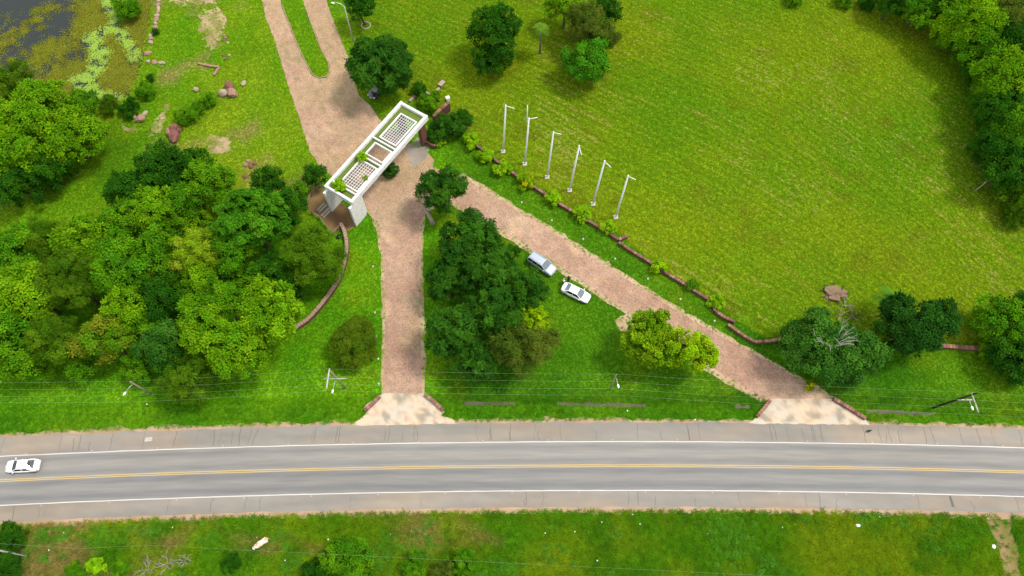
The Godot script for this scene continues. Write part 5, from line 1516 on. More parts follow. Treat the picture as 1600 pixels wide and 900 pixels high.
	tree("feathery_tree", "feathery brownish-olive tree at the clump's lower right", Vector2(1.60, -34.76), 4.08, 5.50, "olive", 2037, "dark trees between the two drives")
	tree("round_tree", "small lime-green tree on the clump's right flank", Vector2(3.17, -39.20), 2.09, 5.20, "lime", 2054, "dark trees between the two drives")
	tree("mango_tree", "small dark tree overhanging the drive behind the wagon", Vector2(-0.48, -49.51), 1.91, 4.00, "mango", 2071, "dark trees between the two drives")
	tree("mango_tree", "leaning dark tree with a pale trunk where the drives part", Vector2(-10.84, -60.93), 3.55, 5.50, "mango", 2088, "", M.bark_pale)
	tree("round_tree", "yellow-green round tree of the pair beside the diagonal drive", Vector2(19.64, -35.99), 4.11, 5.50, "chartreuse", 2105, "round tree pair by the diagonal drive")
	tree("round_tree", "lime-green round tree of the pair beside the diagonal drive", Vector2(24.66, -34.48), 3.55, 5.50, "lime", 2122, "round tree pair by the diagonal drive")
	tree("broadleaf_tree", "broad bluish-green tree with bare twigs by the stained apron", Vector2(42.85, -34.94), 4.82, 5.00, "blue", 2139, "trees by the stained apron")
	tree("broadleaf_tree", "bluish-green tree adjoining the twiggy one on its right", Vector2(48.56, -34.07), 3.56, 4.80, "blue", 2156, "trees by the stained apron")
	tree("broadleaf_tree", "low bluish tree over the stained apron's brick wing", Vector2(47.24, -31.72), 2.16, 2.60, "blue", 2173, "trees by the stained apron")
	tree("dense_tree", "blackish-green dense tree below the hay field", Vector2(56.50, -38.42), 4.43, 5.20, "gloom", 2190, "trees by the stained apron")
	tree("dense_tree", "small blackish-green tree joined to the dense one's right", Vector2(61.21, -39.49), 2.74, 4.50, "gloom", 2207, "trees by the stained apron")
	tree("dark_tree", "small dark tree over the stone ring at the top edge", Vector2(-27.14, -100.16), 2.51, 4.50, "dark", 2224, "trees on the upper lawn")
	tree("dense_tree", "round dark dense tree beside the upper drive and gate", Vector2(-22.17, -84.85), 5.25, 6.00, "darkround", 2241, "trees on the upper lawn")
	tree("dark_tree", "tall dark tree on the upper lawn", Vector2(-3.06, -91.86), 4.16, 6.50, "dark", 2258, "trees on the upper lawn")
	tree("dark_tree", "low dark crown at the foot of the upper lawn's tall tree", Vector2(-3.53, -88.58), 3.09, 3.60, "dark", 2275, "trees on the upper lawn")
	tree("broadleaf_tree", "bright green tree at the top edge beside the small palm", Vector2(9.41, -99.32), 3.17, 5.00, "bright", 2292, "trees on the upper lawn")
	tree("feathery_tree", "dull olive tree in the upper lawn group", Vector2(13.16, -94.51), 4.02, 5.00, "olive", 2309, "trees on the upper lawn")
	tree("dark_tree", "dark tree at the top edge behind the olive one", Vector2(16.88, -99.14), 2.51, 4.00, "dark", 2326, "trees on the upper lawn")
	tree("round_tree", "mid-green rounded tree at the front of the upper lawn group", Vector2(12.82, -87.60), 4.16, 4.20, "midround", 2343, "trees on the upper lawn")
	tree("dark_tree", "dark tree at the top edge where the wood begins", Vector2(68.15, -101.30), 2.76, 3.70, "dark", 2360, "trees of the wood edging the field")
	tree("broadleaf_tree", "green tree at the wood's upper tip over the field", Vector2(72.32, -99.45), 3.32, 3.70, "broad", 2377, "trees of the wood edging the field")
	tree("dark_tree", "dark tree at the top edge inside the wood", Vector2(76.03, -99.95), 3.53, 4.70, "dark", 2394, "trees of the wood edging the field")
	tree("broadleaf_tree", "bright tree at the wood's upper bend", Vector2(78.21, -94.41), 5.21, 5.70, "bright", 2411, "trees of the wood edging the field")
	tree("feathery_tree", "olive tree at the wood's top right corner", Vector2(84.99, -96.78), 4.92, 5.70, "olive", 2428, "trees of the wood edging the field")
	tree("broadleaf_tree", "green tree on the wood's inner edge below the bright one", Vector2(81.13, -89.56), 4.18, 4.70, "broad", 2445, "trees of the wood edging the field")
	tree("dark_tree", "dark tree at the right edge, upper wood", Vector2(86.06, -89.05), 4.36, 5.70, "dark", 2462, "trees of the wood edging the field")
	tree("broadleaf_tree", "yellowish tree midway down the wood's edge", Vector2(81.67, -82.11), 5.00, 5.70, "bright", 2479, "trees of the wood edging the field")
	tree("broadleaf_tree", "green tree at the right edge, mid wood", Vector2(84.70, -78.76), 4.20, 5.70, "broad", 2496, "trees of the wood edging the field")
	tree("dark_tree", "dark tree on the wood's edge throwing shade on the field", Vector2(79.59, -75.64), 3.98, 4.70, "dark", 2513, "trees of the wood edging the field")
	tree("broadleaf_tree", "green tree in the lower half of the wood", Vector2(81.13, -71.66), 4.51, 5.70, "broad", 2530, "trees of the wood edging the field")
	tree("dark_tree", "dark tree bulging out at the wood's lower edge", Vector2(77.85, -70.27), 3.40, 4.20, "dark", 2547, "trees of the wood edging the field")
	tree("dark_tree", "dark tree at the wood's lower end with a pale dead trunk", Vector2(78.08, -65.00), 4.03, 4.70, "dark", 2564, "trees of the wood edging the field")
	tree("feathery_tree", "low soft shrubby tree ending the wood", Vector2(80.16, -60.95), 3.33, 2.70, "willow", 2581, "trees of the wood edging the field")
	tree("dark_tree", "dark tree right at the top edge, left part of the wood", Vector2(71.59, -102.86), 3.46, 4.00, "dark", 2598, "trees of the wood edging the field")
	tree("broadleaf_tree", "green tree at the top edge between bright and olive crowns", Vector2(82.51, -99.56), 3.84, 5.50, "broad", 2615, "trees of the wood edging the field")
	tree("dark_tree", "dark tree in the upper right corner of the wood", Vector2(88.18, -95.79), 3.80, 5.50, "dark", 2632, "trees of the wood edging the field")
	tree("dark_tree", "low dark tree filling the wood's inner edge, upper part", Vector2(80.12, -85.44), 2.63, 3.00, "dark", 2649, "trees of the wood edging the field")
	tree("broadleaf_tree", "low green tree filling the wood's inner edge, middle part", Vector2(80.53, -81.01), 2.81, 3.00, "broad", 2666, "trees of the wood edging the field")
	tree("broadleaf_tree", "green tree at the right edge between the wood's dark crowns", Vector2(86.86, -84.78), 3.67, 5.00, "broad", 2683, "trees of the wood edging the field")
	tree("broadleaf_tree", "green tree at the right edge, lower wood", Vector2(81.57, -67.22), 3.65, 5.00, "broad", 2700, "trees of the wood edging the field")
	tree("dark_tree", "low dark tree at the shaded field margin", Vector2(79.00, -74.67), 2.33, 2.60, "dark", 2717, "trees of the wood edging the field")
	tree("dark_tree", "low dark tree beside the pale dead trunk", Vector2(77.36, -67.67), 2.48, 2.60, "dark", 2734, "trees of the wood edging the field")
	tree("broadleaf_tree", "low green tree at the foot of the wood's upper bend", Vector2(77.00, -93.90), 2.49, 2.60, "broad", 2751, "trees of the wood edging the field")
	tree("broadleaf_tree", "green bushy tree at the right edge by the brick wall", Vector2(69.88, -38.91), 3.68, 3.50, "broad", 2768, "bushy trees at the right edge")
	tree("dark_tree", "dark bushy tree at the right edge above the brick wall", Vector2(73.69, -40.91), 3.34, 3.50, "dark", 2785, "bushy trees at the right edge")
	tree("dark_tree", "dark bushy tree at the right edge below the brick wall", Vector2(71.39, -34.24), 3.62, 3.00, "dark", 2802, "bushy trees at the right edge")
	shrub("shrub", "low shrub at the top edge over the middle of the field", Vector2(52.27, -105.40), 1.66, "broad", 5000, "")
	shrub("shrub", "low shrub at the top edge left of the wood", Vector2(61.47, -105.08), 1.66, "broad", 5013, "")
	shrub("shrub", "dark low shrub at the top edge where the wood starts", Vector2(65.43, -104.51), 1.54, "dark", 5026, "")
	shrub("round_bush", "round clipped olive-green bush beside the straight drive", Vector2(-22.75, -36.64), 3.64, "bush", 5039, "")
	shrub("shrub", "yellow-green shrub on the brick wall, closest to the gate", Vector2(-6.74, -73.45), 1.50, "shrub", 5052, "shrubs along the low brick wall")
	shrub("shrub", "second shrub on the brick wall from the gate", Vector2(-4.45, -70.41), 1.37, "shrub", 5065, "shrubs along the low brick wall")
	shrub("shrub", "third shrub on the brick wall from the gate", Vector2(-1.57, -67.84), 1.47, "shrub", 5078, "shrubs along the low brick wall")
	shrub("shrub", "fourth wall shrub, the golden-yellow one", Vector2(2.28, -64.99), 1.45, "golden", 5091, "shrubs along the low brick wall")
	shrub("shrub", "fifth shrub on the brick wall from the gate", Vector2(6.58, -62.20), 1.44, "shrub", 5104, "shrubs along the low brick wall")
	shrub("shrub", "sixth wall shrub, near the last flagpoles", Vector2(11.29, -59.35), 1.42, "shrub", 5117, "shrubs along the low brick wall")
	shrub("shrub", "seventh wall shrub, just before the wall's first offset", Vector2(15.23, -56.85), 1.21, "shrub", 5130, "shrubs along the low brick wall")
	shrub("shrub", "eighth wall shrub, first after the wall's offset", Vector2(22.49, -49.76), 1.18, "shrub", 5143, "shrubs along the low brick wall")
	shrub("shrub", "ninth wall shrub, small and darker", Vector2(27.32, -46.78), 0.97, "broad", 5156, "shrubs along the low brick wall")
	shrub("shrub", "tenth wall shrub, last before the wall's end", Vector2(30.74, -44.04), 1.25, "shrub", 5169, "shrubs along the low brick wall")
	shrub("shrub", "dark glossy shrub filling the brick planter by the gate", Vector2(-10.72, -75.70), 2.59, "mango", 5182, "planting at the gate's far end")
	shrub("shrub", "dark shrub at the planter's outer corner", Vector2(-8.64, -77.07), 1.95, "dark", 5195, "planting at the gate's far end")
	shrub("shrub", "dark shrub squeezed between gate beam and planter edge", Vector2(-13.08, -74.32), 1.61, "mango", 5208, "planting at the gate's far end")
	shrub("shrub", "small light shrub at the planter's front tip", Vector2(-12.21, -73.31), 0.96, "shrub", 5221, "planting at the gate's far end")
	shrub("shrub", "green shrub in the raised bed behind the gate", Vector2(-14.44, -80.49), 1.86, "broad", 5234, "planting at the gate's far end")
	shrub("shrub", "dark shrub under the round tree behind the gate", Vector2(-16.10, -84.23), 1.33, "dark", 5247, "planting at the gate's far end")
	shrub("shrub", "small shrub by the pale stone edge behind the gate", Vector2(-13.28, -82.95), 1.10, "broad", 5260, "planting at the gate's far end")
	shrub("shrub", "green shrub on the pond's lower right bank", Vector2(-63.33, -83.77), 1.66, "broad", 5273, "shrubs by the pond")
	shrub("shrub", "darker shrub between the pond bank and the bright trees", Vector2(-65.15, -80.13), 1.75, "dark", 5286, "shrubs by the pond")
	shrub("shrub", "reedy shrub at the lily pads' lower end", Vector2(-68.96, -80.54), 1.75, "willow", 5299, "shrubs by the pond")
	shrub("shrub", "dark leafy shrub left of the boulder trio", Vector2(-55.39, -78.24), 1.74, "broad", 5312, "shrubs by the pond")
	shrub("shrub", "middle shrub of the short row on the park lawn", Vector2(-53.91, -80.14), 1.20, "broad", 5325, "shrubs by the pond")
	shrub("shrub", "shrub of the lawn row nearest the boulder trio", Vector2(-52.22, -81.86), 1.32, "broad", 5338, "shrubs by the pond")
	shrub("shrub", "leafy clump on the pond's far right bank at the top", Vector2(-70.36, -102.23), 2.36, "broad", 5351, "shrubs by the pond")
	shrub("shrub", "round dark green shrub on the lawn below the stone row", Vector2(-63.50, -87.08), 0.78, "dark", 5364, "dark low shrubs by the stone row")
	shrub("shrub", "small dark green shrub beside the stone row", Vector2(-64.86, -97.82), 0.69, "dark", 5377, "dark low shrubs by the stone row")
	shrub("shrub", "pale olive shrub right of the dull olive tree", Vector2(17.86, -95.97), 1.73, "olive", 5390, "")
	shrub("shrub", "large green shrub at the bottom edge of the verge", Vector2(-20.75, -7.52), 3.29, "broad", 5403, "shrubs on the lower verge")
	shrub("shrub", "dark shrub left of the large one at the bottom edge", Vector2(-24.47, -6.28), 1.96, "dark", 5416, "shrubs on the lower verge")
	shrub("shrub", "round green shrub at the bottom edge, middle of three", Vector2(-12.46, -6.83), 1.64, "broad", 5429, "shrubs on the lower verge")
	shrub("shrub", "brownish shrub between two green ones at the bottom edge", Vector2(-8.99, -6.22), 1.63, "olive", 5442, "shrubs on the lower verge")
	shrub("shrub", "leafy green shrub at the bottom edge, right one", Vector2(-5.90, -7.20), 1.81, "broad", 5455, "shrubs on the lower verge")
	shrub("shrub", "dark shrub at the lower left corner by the pale pole", Vector2(-64.98, -9.91), 2.08, "dark", 5468, "shrubs on the lower verge")
	shrub("shrub", "dark shrub in the very lower left corner", Vector2(-64.94, -6.81), 2.13, "dark", 5481, "shrubs on the lower verge")
	shrub("shrub", "light green shrub on the brown part of the verge", Vector2(-53.43, -6.85), 1.15, "shrub", 5494, "shrubs on the lower verge")
	shrub("shrub", "green shrub at the bottom edge left of the light one", Vector2(-55.89, -6.31), 1.23, "broad", 5507, "shrubs on the lower verge")
	shrub("shrub", "green shrub at the bottom edge beside the grey twigs", Vector2(-50.08, -6.47), 1.06, "broad", 5520, "shrubs on the lower verge")
	shrub("shrub", "low dark shrub at the bottom edge right of the grey twigs", Vector2(-36.23, -7.23), 1.15, "dark", 5533, "shrubs on the lower verge")
	shrub("shrub", "small yellow shrub at the drive's edge below the bluish tree", Vector2(42.49, -30.97), 0.82, "golden", 5546, "")
	shrub("shrub", "light green shrub at the corner bushes' near side", Vector2(69.39, -36.32), 2.05, "bright", 5559, "bushy trees at the right edge")
	shrub("shrub", "low shrub below the wood at the right edge", Vector2(79.69, -58.23), 2.23, "willow", 5572, "")
	shrub("shrub", "low dark shrub on the grove's upper drive side", Vector2(-41.47, -63.29), 1.44, "dark", 5585, "")
	palm("palm_tree", "small palm with a thin pale trunk on the upper lawn", Vector2(5.00, -93.08), 6.4, 1.7, 14, Color(0.075, 0.15, 0.012), 71)
	palm("palm_tree", "light green palm fronds rising behind the blackish dense tree", Vector2(55.05, -41.97), 5.4, 2.9, 13, Color(0.065, 0.170, 0.012), 72, Vector2(-0.3, -0.2))
	for q in [["grey leafless shrub at the bottom edge, left of three", Vector2(-46.97, -6.67), 1.6, 81], ["grey leafless shrub at the bottom edge, middle of three", Vector2(-44.58, -7.13), 1.7, 82], ["grey leafless shrub at the bottom edge, right of three", Vector2(-42.52, -7.60), 1.3, 83]]:
		bare_shrub(q[0], q[1], q[2], q[3])
	# bare grey twigs standing out of the bluish tree's crown
	var r := RandomNumberGenerator.new()
	r.seed = 55
	var host: Node = null
	var dead: Node = null
	for ch in get_children():
		if ch.has_meta("label"):
			if ch.get_meta("label").begins_with("broad bluish-green tree with bare twigs"): host = ch
			if ch.get_meta("label").contains("with a pale dead trunk"): dead = ch
	for i in 9:
		var st := new_st()
		var a := -0.6 + i * 0.42
		twigs(st, Vector3(0.6 * cos(a), 8.2, 0.6 * sin(a) + 0.4), Vector3(cos(a) * 0.8, 0.75, sin(a) * 0.6 - 0.4).normalized(), 2.4, 0.06, 1, r)
		obj("bare_branch", done(st), M.dry_wood, host)
	var ds := new_st()
	twigs(ds, Vector3(-2.6, 0, 0.8), Vector3(0.1, 1.0, 0.0).normalized(), 3.4, 0.1, 1, r)
	obj("dead_trunk", done(ds), M.bark_pale, dead)
	# pale crooked trunk of the leaning tree where the drives part
	for ch in get_children():
		if ch.has_meta("label") and ch.get_meta("label").begins_with("leaning dark tree"):
			var o: Vector3 = Vector3(-12.63, 0, -57.99) - ch.position
			var st := new_st()
			st.set_smooth_group(0)
			add_tube(st, [o + Vector3(0, -0.1, 0), o + Vector3(-0.1, 1.0, 0), o + Vector3(-0.5, 2.2, -0.4), o + Vector3(-1.0, 2.9, -0.9), o + Vector3(-0.4, 3.8, -2.0), Vector3(0, 5, 0)], [0.42, 0.34, 0.27, 0.24, 0.2, 0.12], 9)
			add_tube(st, [o + Vector3(-1.0, 2.85, -0.9), o + Vector3(-1.7, 3.0, -0.6), o + Vector3(-2.2, 2.9, 0.1)], [0.2, 0.13, 0.06], 7)
			obj("leaning_trunk", done(st), M.bark_pale, ch)

# ------------------------------------------------------------------ stones, markers, litter
const NTH := ["first", "second", "third", "fourth", "fifth", "sixth", "seventh", "eighth", "ninth", "tenth", "eleventh", "twelfth", "thirteenth", "fourteenth", "fifteenth", "sixteenth", "seventeenth", "eighteenth"]

func small_things() -> void:
	var rocks := [["dark red boulder, upper of the pair near the lawn shrubs", Vector2(-57.03, -76.00), Vector3(1.0, 0.9, 0.85), M.stone_red], ["dark red boulder, lower of the pair near the lawn shrubs", Vector2(-56.88, -74.67), Vector3(1.25, 0.8, 0.8), M.stone_red], ["dark boulder on the left flank of the red pair", Vector2(-57.79, -75.46), Vector3(0.6, 0.7, 0.9), M.stone_tan], ["reddish boulder at the top of the boulder trio", Vector2(-49.31, -85.21), Vector3(1.0, 0.9, 0.8), M.stone_red], ["pale boulder on the left of the boulder trio", Vector2(-50.20, -83.80), Vector3(0.85, 0.7, 0.7), M.stone_pale], ["mottled boulder on the right of the boulder trio", Vector2(-48.63, -83.80), Vector3(0.95, 0.75, 0.8), M.stone_tan], ["tan boulder beside the pond trees", Vector2(-63.42, -78.42), Vector3(0.85, 0.6, 0.65), M.stone_tan], ["small pale stone left of the tan boulder", Vector2(-64.60, -78.82), Vector3(0.45, 0.35, 0.35), M.stone_pale], ["flat pale stone above the tan boulder", Vector2(-63.10, -79.50), Vector3(0.8, 0.25, 0.35), M.stone_pale], ["single pale stone on the lawn above the shrub row", Vector2(-55.17, -84.79), Vector3(0.5, 0.4, 0.45), M.stone_pale], ["pale low stone right of the boulder trio", Vector2(-47.12, -86.21), Vector3(0.6, 0.25, 0.4), M.stone_pale]]
	for i in rocks.size(): boulder(rocks[i][0], rocks[i][1], rocks[i][2], rocks[i][3], 700 + i, i * 1.7, "boulders on the park lawn")
	var row := [Vector2(-66.12, -105.84), Vector2(-65.98, -104.87), Vector2(-65.72, -103.91), Vector2(-65.65, -102.95), Vector2(-65.66, -102.16), Vector2(-65.58, -101.21), Vector2(-65.50, -100.27), Vector2(-65.37, -99.33), Vector2(-65.68, -97.48), Vector2(-65.54, -96.56), Vector2(-65.41, -95.64), Vector2(-65.39, -93.08), Vector2(-64.92, -91.15), Vector2(-63.74, -91.00), Vector2(-62.46, -90.85)]
	for i in row.size(): boulder("small pale bank stone, %s of the row by the pond from the top edge" % NTH[i], row[i], Vector3(0.38 + 0.14 * (i % 3), 0.25, 0.34 + 0.1 * (i % 2)), [M.stone_pale, M.stone_tan][i % 2], 760 + i % 5, i * 0.9, "stones lining the pond bank", "bank_stone")
	var heap := [Vector2(-42.67, -69.35), Vector2(-43.81, -69.86), Vector2(-43.21, -68.72), Vector2(-44.12, -69.10), Vector2(-43.85, -66.70)]
	for i in 5: boulder("small red stone in the scatter between the lawn and grove", heap[i], Vector3(0.4, 0.22, 0.35), [M.stone_red, M.stone_tan][i % 2], 780 + i, i * 1.3, "red stones by the grove's upper edge", "red_stone")
	brick_wall("low tan stone border bent in an angle near the worn soil", PackedVector2Array([Vector2(-55.92, -90.70), Vector2(-53.76, -90.12), Vector2(-52.01, -89.82), Vector2(-52.59, -87.93)]), 0.4, 0.35, 790, M.stone_tan, M.stone_tan, "stone_border")
	for i in 12:
		var q: Vector2 = Vector2(-52.64, -94.88) + Vector2(rng.randfn() * 1.0, rng.randfn() * 2.0)
		boulder("small rubble stone strewn below the worn tan soil", q, Vector3(0.28, 0.16, 0.24), [M.stone_tan, M.stone_pale, M.stone_red][i % 3], 795 + i % 4, i * 1.1, "rubble by the worn soil", "rubble_stone")
	# low white markers along both drives
	var m1 := [Vector2(-21.48, -50.24), Vector2(-20.56, -42.50), Vector2(-20.07, -38.69), Vector2(-19.51, -35.20), Vector2(-19.13, -31.41)]
	for i in 5: marker(m1[i], "low white marker stone beside the straight drive, %s from the gate" % NTH[i], "white markers along the straight drive")
	var m2 := [Vector2(1.55, -61.79), Vector2(6.33, -58.46), Vector2(11.19, -55.08), Vector2(16.02, -51.57), Vector2(20.82, -48.15), Vector2(25.49, -44.71), Vector2(30.21, -41.15)]
	for i in 7: marker(m2[i], "low white marker stone beside the diagonal drive, %s from the gate" % NTH[i], "white markers along the diagonal drive")
	# litter on the verges
	var scraps := ["small white scrap of litter on the lower verge, ninth from the left", "small white scrap of litter on the lower verge, seventeenth from the left", "small white scrap of litter on the lower verge, fifth from the left", "small white scrap of litter on the lower verge, eleventh from the left", "small white scrap of litter on the lower verge, sixth from the left", "small white scrap of litter on the lower verge, fourteenth from the left", "small white scrap of litter on the lower verge, twelfth from the left", "small white scrap of litter on the lower verge, tenth from the left", "small white scrap of litter on the lower verge, seventh from the left", "small white scrap of litter on the lower verge, sixteenth from the left", "small white scrap of litter on the lower verge, eighteenth from the left", "small white scrap of litter on the lower verge, fourth from the left", "small white scrap of litter on the lower verge, third from the left", "small white scrap of litter on the lower verge, second from the left", "small white scrap of litter on the lower verge, first from the left", "small white scrap of litter on the lower verge, fifteenth from the left", "small white scrap of litter on the lower verge, eighth from the left", "small white scrap of litter on the lower verge, thirteenth from the left", "small white scrap of litter on the park verge left of the stained apron", "small white scrap of litter on the park verge below the short pole", "small white scrap of litter in the ditch before the grove"]
	var bits := range(23)
	for i in bits.size():
		var big := i < 2
		var bp: Vector2 = [Vector2(45.73, -11.97), Vector2(62.94, -9.32), Vector2(4.38, -11.00), Vector2(35.70, -11.72), Vector2(-33.47, -10.44), Vector2(11.05, -7.60), Vector2(-29.40, -7.60), Vector2(16.95, -12.13), Vector2(11.88, -12.37), Vector2(8.27, -11.16), Vector2(-24.11, -10.20), Vector2(30.25, -12.13), Vector2(48.83, -13.03), Vector2(-44.83, -11.72), Vector2(-53.21, -10.68), Vector2(-59.02, -11.00), Vector2(-60.38, -8.85), Vector2(25.71, -10.92), Vector2(-16.01, -10.84), Vector2(16.02, -13.35), Vector2(25.74, -26.18), Vector2(16.29, -27.46), Vector2(-51.77, -28.39)][i]
		var o := obj("litter_scrap", rock_mesh(Vector3(0.28, 0.15, 0.22) if big else Vector3(0.10, 0.06, 0.08), 820 + i % 5, 0.4), M.litter)
		o.position = Vector3(bp.x, 0.1, bp.y)
		o.rotation.y = i * 1.3
		tag(o, ["crumpled white bag on the verge right of centre", "crumpled white bag beside the dirt track"][i] if big else scraps[i - 2], "litter", "" if big else "white litter scraps on the verges")
	# raised reflectors by the edge lines
	for i in 18:
		for s in [0, 1]:
			var px: float = -76.0 + i * 9.0 + s * 4.0
			var o := obj("road_stud", box_mesh(Vector3(0.12, 0.03, 0.10), 0.01), M.line_white)
			var off: float = [-23.28, -16.18][s]
			o.position = Vector3(px, 0.024, road_curve(px) + off)
			tag(o, "small white road stud beside the %s edge line, %s from the left" % [["upper", "lower"][s], NTH[i]], "road stud", ["studs on the park side", "studs on the lower side"][s])
	# old stump with torn roots in the field, brushwood beside it
	var sp: Vector2 = Vector2(48.91, -45.56)
	var t := thing("tree_stump", "broad pale uprooted stump on the field above the bluish trees", "stump", Vector3(sp.x, 0, sp.y))
	obj("wood", rock_mesh(Vector3(1.5, 0.45, 1.0), 840, 0.7), M.stump_wood, t).position.y = 0.2
	var rr := RandomNumberGenerator.new()
	rr.seed = 841
	for i in 9:
		var st := new_st()
		var a := TAUF * i / 9.0
		twigs(st, Vector3(cos(a) * 1.2, 0.2, sin(a) * 0.8), Vector3(cos(a), 0.15, sin(a)).normalized(), 0.9, 0.08, 1, rr)
		obj("root", done(st), M.bark, t)
	var bw := thing("brushwood", "pile of brown cut branches between stump and blackish tree", "branches", Vector3(50.33, 0, -41.87))
	for i in 14:
		var st := new_st()
		var a := rr.randf() * TAUF
		twigs(st, Vector3(rr.randfn() * 1.0, 0.05 + rr.randf() * 0.4, rr.randfn() * 0.6), Vector3(cos(a), 0.12, sin(a) * 0.5).normalized(), 1.5, 0.05, 1, rr)
		obj("branch", done(st), [M.rail_wood, M.bark, M.dry_wood][i % 3], bw)
	var lg: Vector2 = Vector2(-11.81, -11.08)
	var lo := obj("fallen_branch", tube_mesh([Vector3(-0.9, 0.06, -0.6), Vector3(0.1, 0.1, 0.0), Vector3(0.9, 0.06, 0.7)], [0.05, 0.06, 0.04], 7), M.dry_wood)
	lo.position = Vector3(lg.x, 0, lg.y)
	tag(lo, "thin fallen branch on the verge above the bottom shrubs", "branch")

func marker(p: Vector2, label: String, group: String) -> void:
	var t := thing("marker_stone", label, "marker", Vector3(p.x, 0, p.y), rng.randf(), group)
	obj("block", box_mesh(Vector3(0.26, 0.26, 0.26), 0.04), M.paint_white, t)
	obj("cap", box_mesh(Vector3(0.2, 0.05, 0.2), 0.02), M.concrete_pale, t).position.y = 0.262

# ------------------------------------------------------------------ grass, hay, pond weed
func in_view(x: float, z: float) -> bool:
	var d := 90.6 - z * 0.4226
	return abs(x) < 0.708 * d + 5.0

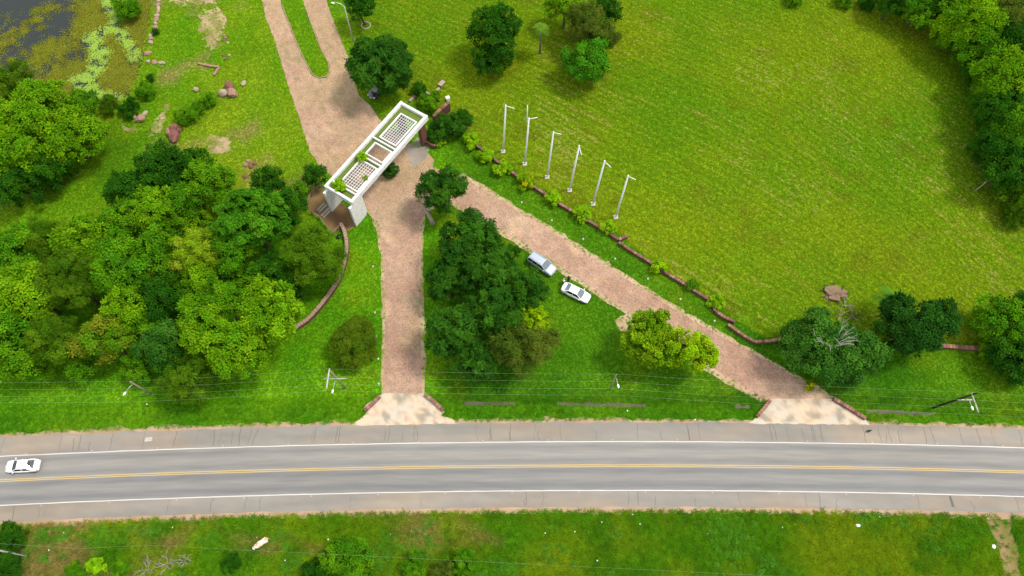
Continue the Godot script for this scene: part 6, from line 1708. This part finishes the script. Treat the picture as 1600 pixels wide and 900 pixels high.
func ground_cover() -> void:
	var r := RandomNumberGenerator.new()
	r.seed = 99
	# tufts: blades fanning from one root
	var tuft := func(n: int, h: float, spread: float, w: float, sd: int) -> ArrayMesh:
		var q := RandomNumberGenerator.new()
		q.seed = sd
		var st := new_st()
		for i in n:
			var a := q.randf() * TAUF
			var d := Vector3(cos(a), 0, sin(a))
			var o := Vector3(q.randfn(), 0, q.randfn()) * spread * 0.4
			var side := Vector3(-d.z, 0, d.x) * w * q.randf_range(0.7, 1.3)
			var e := o + d * spread * q.randf_range(0.4, 1.0) + Vector3(0, h * q.randf_range(0.5, 1.0), 0)
			st.add_vertex(o - side); st.add_vertex(e); st.add_vertex(o + side)
		return done(st)
	var lawn_xf := []; var lawn_c := PackedColorArray()
	var tall_xf := []; var tall_c := PackedColorArray()
	for i in 290000:
		var z := r.randf_range(-108.0, -4.0)
		var x := r.randf_range(-1.0, 1.0) * (0.708 * (90.6 - z * 0.4226) + 4.0)
		var p := Vector2(x, z)
		var off := z - road_curve(x)
		if off > -26.1 + r.randfn() * 0.12 and off < -13.75 + r.randfn() * 0.12: continue
		if is_paved(p): continue
		var bare := false
		for q in thin:
			if r.randf() < q[1] and Geometry2D.is_point_in_polygon(p, q[0]): bare = true
		if bare: continue
		if x < -38.0 and z < -74.0 and Geometry2D.is_point_in_polygon(p, pond_poly): continue
		var c := turf(x, z)
		var v := r.randf_range(0.58, 1.48)
		var warm := r.randf_range(0.88, 1.16)
		c = Color(c.r * v * warm, c.g * v, c.b * v)
		var rough := off > -14.4
		var s := r.randf_range(0.7, 1.35) * (1.25 if rough else 1.0)
		var xf := Transform3D(Basis(Vector3.UP, r.randf() * TAUF).scaled(Vector3(s, s * r.randf_range(0.6, 1.4), s)), Vector3(x, ground_height(x, z), z))
		if rough or off < -26.0 and off > -30.0:
			tall_xf.append(xf); tall_c.append(c)
		else:
			lawn_xf.append(xf); lawn_c.append(c)
	tag(scatter("grass", tuft.call(11, 0.09, 0.19, 0.026, 1), M.blade, lawn_xf, lawn_c), "short green turf of the park lawns and hay field", "grass", "", "stuff")
	tag(scatter("verge_grass", tuft.call(11, 0.26, 0.30, 0.028, 2), M.blade, tall_xf, tall_c), "longer rough grass on both highway verges and the ditch", "grass", "", "stuff")
	# dry hay left lying along the swaths
	var hay := tuft.call(16, 0.05, 0.34, 0.022, 3)
	var hx := []; var hc := PackedColorArray()
	for i in 34000:
		var z := r.randf_range(-106.0, -37.0)
		var x := r.randf_range(4.0, 96.0)
		if not in_view(x, z) or not in_field(x, z): continue
		var phi := swath(x, z)
		var keep: float = n_fine.get_noise_2d(phi * 1.3, (x * 0.5 + z * 0.3) * 0.11) * 0.9 + n_mid.get_noise_2d(x * 0.5, z * 0.5 + 40.0) * 0.8 + n_fine.get_noise_2d(x * 0.9, z * 0.9) * 0.35
		if keep < 0.46: continue
		var e: float = max(0.0, x - 40.0)
		var ang := -atan(0.62 + 0.022 * e)
		var s := r.randf_range(0.5, 1.1)
		hx.append(Transform3D(Basis(Vector3.UP, ang + r.randfn() * 0.2) * Basis.from_scale(Vector3(s * 1.0, s, s * 0.5)), Vector3(x, 0.03, z)))
		var v := r.randf_range(0.7, 1.15)
		hc.append(Color(0.36 * v, 0.33 * v, 0.09 * v))
	tag(scatter("hay", hay, M.blade, hx, hc), "pale dry hay lying in swaths on the mown field", "hay", "", "stuff")
	# leafy weeds in clumps on the lower verge
	var wx := []; var wc := PackedColorArray()
	for i in 9000:
		var x := r.randf_range(-72.0, 72.0)
		var z := road_curve(x) + r.randf_range(-13.2, -1.5)
		var keep := n_mid.get_noise_2d(x * 1.2 + 7.0, z * 1.2) + n_fine.get_noise_2d(x * 0.6, z * 0.6) * 0.4
		if keep < 0.28: continue
		wx.append(Transform3D(turned(Vector3(r.randfn() * 0.2, 1, r.randfn() * 0.2), r.randf() * TAUF, r.randf_range(0.35, 0.75)), Vector3(x, 0.12, z)))
		var v := r.randf_range(0.7, 1.3)
		wc.append(Color(0.050 * v, 0.155 * v, 0.010 * v))
	tag(scatter("weeds", sprays.round, M.leaf, wx, wc), "clumps of dark leafy weeds scattered over the lower verge", "weeds", "", "stuff")
	# floating plants on the pond
	var disc := func(n: int, sd: int) -> ArrayMesh:
		var q := RandomNumberGenerator.new()
		q.seed = sd
		var st := new_st()
		for k in n:
			var c := Vector3(q.randfn() * 0.36, q.randf() * 0.02, q.randfn() * 0.36)
			var rad := q.randf_range(0.06, 0.13)
			for s in 6:
				var a0 := TAUF * s / 7.0; var a1 := TAUF * (s + 1) / 7.0
				st.add_vertex(c); st.add_vertex(c + Vector3(cos(a0) * rad, 0.006, sin(a0) * rad)); st.add_vertex(c + Vector3(cos(a1) * rad, 0.006, sin(a1) * rad))
		return done(st)
	var pad := disc.call(5, 5)
	var weed := disc.call(4, 6)
	var pads: PackedVector2Array = PackedVector2Array([Vector2(-77.22, -106.17), Vector2(-75.88, -112.80), Vector2(-72.43, -106.17), Vector2(-72.16, -99.80), Vector2(-70.81, -99.02), Vector2(-67.86, -95.19), Vector2(-66.13, -91.44), Vector2(-68.07, -91.44), Vector2(-69.89, -94.43), Vector2(-72.08, -96.40), Vector2(-73.52, -98.56), Vector2(-74.48, -96.71), Vector2(-72.37, -93.68), Vector2(-72.30, -91.44), Vector2(-72.74, -88.51), Vector2(-73.40, -87.50), Vector2(-71.66, -84.93), Vector2(-68.14, -84.22), Vector2(-66.99, -82.12), Vector2(-75.60, -82.82), Vector2(-77.40, -86.35), Vector2(-78.82, -87.50), Vector2(-77.31, -88.66), Vector2(-75.60, -89.53), Vector2(-75.87, -92.93), Vector2(-78.20, -96.71), Vector2(-78.12, -98.25), Vector2(-76.20, -99.02), Vector2(-74.23, -100.58), Vector2(-75.46, -103.27)])
	var px := []; var pc := PackedColorArray(); var qx := []; var qc := PackedColorArray()
	var bb := bounds(pond_poly)
	for i in 60000:
		var x := r.randf_range(max(bb.position.x, -102.0), bb.end.x)
		var z := r.randf_range(max(bb.position.y, -112.0), bb.end.y)
		var p := Vector2(x, z)
		if not in_view(x, z) or not Geometry2D.is_point_in_polygon(p, pond_poly): continue
		var xf := Transform3D(Basis(Vector3.UP, r.randf() * TAUF).scaled(Vector3.ONE * r.randf_range(0.7, 1.3)), Vector3(x, -0.205 + r.randf() * 0.01, z))
		var v := r.randf_range(0.75, 1.25)
		if Geometry2D.is_point_in_polygon(p, pads):
			if n_fine.get_noise_2d(x * 0.5, z * 0.5) > r.randf_range(-0.25, 0.35) and r.randf() < 0.6:
				px.append(xf); pc.append(Color(0.18 * v, 0.28 * v, 0.04 * v))
		else:
			# open water far left, thick olive weed elsewhere
			var left: float = clampf((x - -86.12) / 14.0 - (-99.80 - z) / 30.0, -0.6, 1.0)
			if n_mid.get_noise_2d(x * 1.2, z * 1.2) * 0.9 + n_fine.get_noise_2d(x * 0.7, z * 0.7) * 0.6 + left * 0.6 - 0.1 > r.randf_range(-0.15, 0.45):
				v *= r.randf_range(0.55, 1.45)
				qx.append(xf); qc.append(Color(0.100 * v * r.randf_range(0.75, 1.3), 0.112 * v, 0.010 * v))
	tag(scatter("lily_pads", pad, M.blade, px, pc), "pale green lily pads floating on the pond", "lily pads", "", "stuff")
	tag(scatter("pond_weed", weed, M.blade, qx, qc), "olive weed floating over most of the pond", "pond weed", "", "stuff")
